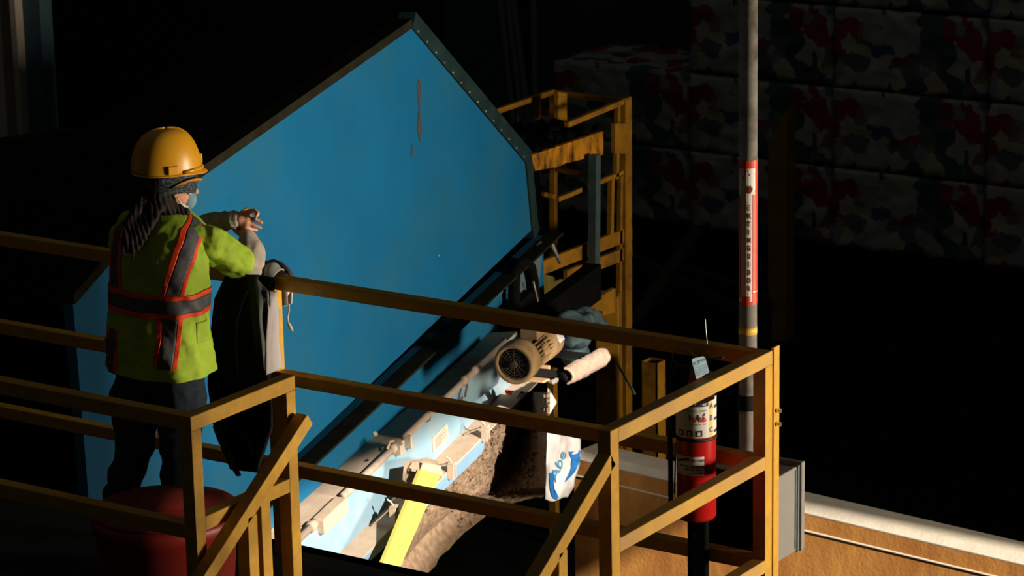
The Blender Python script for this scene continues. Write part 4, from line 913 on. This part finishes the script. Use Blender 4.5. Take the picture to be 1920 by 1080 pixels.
b = NB(); prism(b, [P(x, y, X=XB_+.03) for x, y in ((994, 292), (1131, 246), (1131, 290), (1095, 298), (1060, 306), (1050, 312), (1004, 320))], (-.04, 0, 0)); obj('deck_fascia', b, YDRIP, tw)
z_ = float(P(1131, 246, X=XB_).z); ya, yb = P(960, 305, X=XB_).y, P(1131, 246, X=XB_).y
b = NB(); box(b, (XA-.05, ya, z_-.12), (XB_, yb, z_+.005)); obj('deck', b, DEEPBLK, tw)
rb = random.Random(4)
b = NB()
for i in range(60):
    y_ = rb.uniform(ya, yb); x_ = rb.uniform(XA, XB_); r_ = rb.uniform(.02, .06); bmesh.ops.create_icosphere(b, subdivisions=1, radius=r_, matrix=Matrix.Translation((x_, y_, z_+r_*.2)))
tag(obj('grease_crust', b, DEEPBLK, tw), kind='stuff')
q0 = P(1115, 290, X=XB_+.1); q1 = P(1113, 560, X=XB_+.1); b = NB(); bar(b, q0, q1, vside, .06, .06); obj('teal_post', b, mat('teal_post_paint', (.05, .085, .085), .6, var=.2), tw)
T((1012, 503), RX, (1182, 436), RX, .03, 'beam', YELM, .095, (1, 0, 0)); T((1060, 518), RX, (1182, 470), RX, .03, 'beam', YELM, .085, (1, 0, 0))
b = NB(); prism(b, [P(x, y, X=XB_-.1) for x, y in ((1013, 512), (1130, 545), (1130, 575), (1060, 566), (1013, 548))], (-.03, 0, 0)); obj('side_plate', b, mat('olive_paint', (.16, .12, .02), .8, var=.3), tw)
# front column, turned a little
cpt = P(1142, 690, X=-9.95); ang = rad(24); u1 = Vector((math.cos(ang), math.sin(ang), 0)); u2 = Vector((-math.sin(ang), math.cos(ang), 0))
cz_top = P(1135, 552, X=-9.95).z
b = NB(); bar(b, Vector((cpt.x, cpt.y, 0)), Vector((cpt.x, cpt.y, cz_top)), u1, .165, .16); bevel(b, .012, 2); obj('front_column', b, YELM, tw)
b = NB(); prism(b, [P(x, y, X=-9.86) for x, y in ((1090, 575), (1154, 540), (1154, 585), (1130, 592), (1130, 583), (1100, 580))], (-.03, 0, 0)); obj('gusset', b, YELM, tw)
b = NB(); p0 = P(1035, 690, X=-10.3); bar(b, p0, Vector((p0.x, p0.y, 0)), vside, .05, .05); obj('foot_post', b, YELM, tw)
settle(tw)
# bollard
bo = thing('yellow_bollard', 'short open topped yellow steel post behind the concrete wall', 'post')
bc_ = P(1225, 676, D=19.2); b = NB(); r_ = .062
for (x0, y0, x1, y1) in ((-r_, -r_, r_, -r_+.01), (-r_, r_-.01, r_, r_), (-r_, -r_, -r_+.01, r_), (r_-.01, -r_, r_, r_)): box(b, (bc_.x+x0, bc_.y+y0, 0), (bc_.x+x1, bc_.y+y1, bc_.z))
obj('tube', b, YELM, bo); b = NB(); box(b, (bc_.x-.12, bc_.y-.12, 0), (bc_.x+.12, bc_.y+.12, .015)); obj('base_plate', b, YELM, bo); settle(bo)
b = NB(); a = P(1154, 676, D=19.4); c = P(1190, 738, D=18.6); c0_ = c; d = (c-a).normalized(); tube(b, [a-d*.02, c], .009, 8); o = obj('thin_rod', b, mat('dim_pipe', (.1, .12, .11)), None, True); tag(o, 'thin grey rod leaning by the orange column', 'rod')
# dim yellow column and crossing beams at the back
yc = thing('yellow_column', 'dim yellow steel column with a slanted top in front of the bales', 'column')
b = NB(); x0, x1 = P(1440, 450, Y=21.1).x, P(1474, 450, Y=21.1).x; zt0, zt1 = P(1441, 268, Y=21.1).z, P(1474, 205, Y=21.1).z
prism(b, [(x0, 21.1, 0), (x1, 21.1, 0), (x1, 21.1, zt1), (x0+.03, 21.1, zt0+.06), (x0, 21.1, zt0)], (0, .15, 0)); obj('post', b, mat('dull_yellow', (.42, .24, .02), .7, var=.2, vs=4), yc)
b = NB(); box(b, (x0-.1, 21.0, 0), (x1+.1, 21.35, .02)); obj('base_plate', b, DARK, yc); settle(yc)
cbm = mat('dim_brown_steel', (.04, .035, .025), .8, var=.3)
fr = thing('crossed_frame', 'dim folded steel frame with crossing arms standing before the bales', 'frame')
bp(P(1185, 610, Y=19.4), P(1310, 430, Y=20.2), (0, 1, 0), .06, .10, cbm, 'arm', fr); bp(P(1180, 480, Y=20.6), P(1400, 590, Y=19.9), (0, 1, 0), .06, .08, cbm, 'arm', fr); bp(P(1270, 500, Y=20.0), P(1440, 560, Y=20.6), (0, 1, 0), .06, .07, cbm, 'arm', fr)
for x_, y_ in ((1185, 610), (1400, 590), (1440, 560)): q = P(x_, y_, Y=20.0); bp(q, Vector((q.x, q.y, 0)), (1, 0, 0), .05, .05, cbm, 'leg', fr)
settle(fr)
# bales of crushed plastic
BM = bpy.data.materials.new('crushed_plastic'); BM.use_nodes = True; nt = BM.node_tree; pb = nt.nodes['Principled BSDF']; pb.inputs['Roughness'].default_value = .7
tc = nt.nodes.new('ShaderNodeTexCoord'); ns = nt.nodes.new('ShaderNodeTexNoise'); ns.inputs['Scale'].default_value = 5; mx = nt.nodes.new('ShaderNodeMix'); mx.data_type = 'RGBA'; mx.inputs['Factor'].default_value = .16
nt.links.new(tc.outputs['Object'], ns.inputs['Vector']); nt.links.new(tc.outputs['Object'], mx.inputs['A']); nt.links.new(ns.outputs['Color'], mx.inputs['B'])
vo = nt.nodes.new('ShaderNodeTexVoronoi'); vo.inputs['Scale'].default_value = 6.5; nt.links.new(mx.outputs['Result'], vo.inputs['Vector'])
sp = nt.nodes.new('ShaderNodeSeparateColor'); nt.links.new(vo.outputs['Color'], sp.inputs['Color'])
rr = nt.nodes.new('ShaderNodeValToRGB'); rr.color_ramp.interpolation = 'CONSTANT'; cr = rr.color_ramp
cols = [(0, (.55, .56, .50)), (.16, (.38, .41, .40)), (.30, (.40, .04, .03)), (.44, (.62, .60, .50)), (.54, (.16, .20, .18)), (.64, (.34, .06, .04)), (.72, (.05, .15, .10)), (.78, (.5, .5, .46)), (.86, (.32, .24, .12)), (.91, (.07, .13, .26)), (.95, (.62, .58, .42))]
cr.elements[0].color = (*cols[0][1], 1); cr.elements[1].position = cols[1][0]; cr.elements[1].color = (*cols[1][1], 1)
for p_, c_ in cols[2:]: e_ = cr.elements.new(p_); e_.color = (*c_, 1)
nt.links.new(sp.outputs['Red'], rr.inputs['Fac']); nt.links.new(rr.outputs['Color'], pb.inputs['Base Color'])
def bale(x0, x1, z0, z1, lab, row):
    b = NB(); y0, y1 = 24.4, 25.6; nx, nz, ny = 30, 16, 8; c = Vector(((x0+x1)/2, (y0+y1)/2, (z0+z1)/2))
    def pp(p):
        k = .055*abs(fbm(p, 4.2, 2))+.03*fbm(p, 13, 2); d = (p-c); d.x /= (x1-x0); d.y /= (y1-y0); d.z /= (z1-z0); e = d.normalized()
        q = p-e*(.03-k); q.z = min(max(q.z, z0+.003), z1-.003); q.x = min(max(q.x, x0+.003), x1-.003); return q
    grid(b, lambda u, v: pp(Vector((x0+(x1-x0)*u, y0, z0+(z1-z0)*v))), nx, nz); grid(b, lambda u, v: pp(Vector((x0+(x1-x0)*u, y1, z0+(z1-z0)*v))), nx, nz)
    grid(b, lambda u, v: pp(Vector((x0, y0+(y1-y0)*u, z0+(z1-z0)*v))), ny, nz); grid(b, lambda u, v: pp(Vector((x1, y0+(y1-y0)*u, z0+(z1-z0)*v))), ny, nz)
    grid(b, lambda u, v: pp(Vector((x0+(x1-x0)*u, y0+(y1-y0)*v, z0))), nx, ny); grid(b, lambda u, v: pp(Vector((x0+(x1-x0)*u, y0+(y1-y0)*v, z1))), nx, ny)
    bmesh.ops.remove_doubles(b, verts=b.verts, dist=1e-4); me_c = c
    for v in b.verts: v.co -= me_c
    o = obj('plastic_bale', b, BM, None, True); o.location = me_c
    tag(o, lab, 'bale', 'stacked bales of crushed plastic')
    b = NB()
    return o
rows = ['bottom', 'second', 'third', 'top']; colsx = [(-10.98, -9.42, 'at the right edge of the picture'), (-12.58, -11.0, 'in the middle of the right stack'), (-14.18, -12.6, 'just right of the sign pole and column'), (-15.78, -14.2, 'left of the sign pole'), (-17.38, -15.8, 'behind the orange tower')]
for ci_, (x0, x1, cl) in enumerate(colsx):
    for r_ in range(4):
        if (ci_ == 3 and r_ > 1) or (ci_ == 4 and r_ > 0) or (ci_ == 2 and r_ > 3): continue
        bale(x0, x1, r_*.787, r_*.787+.78, '%s row bale of crushed plastic bottles %s' % (rows[r_], cl), rows[r_])
b = NB(); box(b, (-32, -6, 12), (5, 28, 12.2)); o = obj('ceiling', b, WALLM); tag(o, kind='structure')
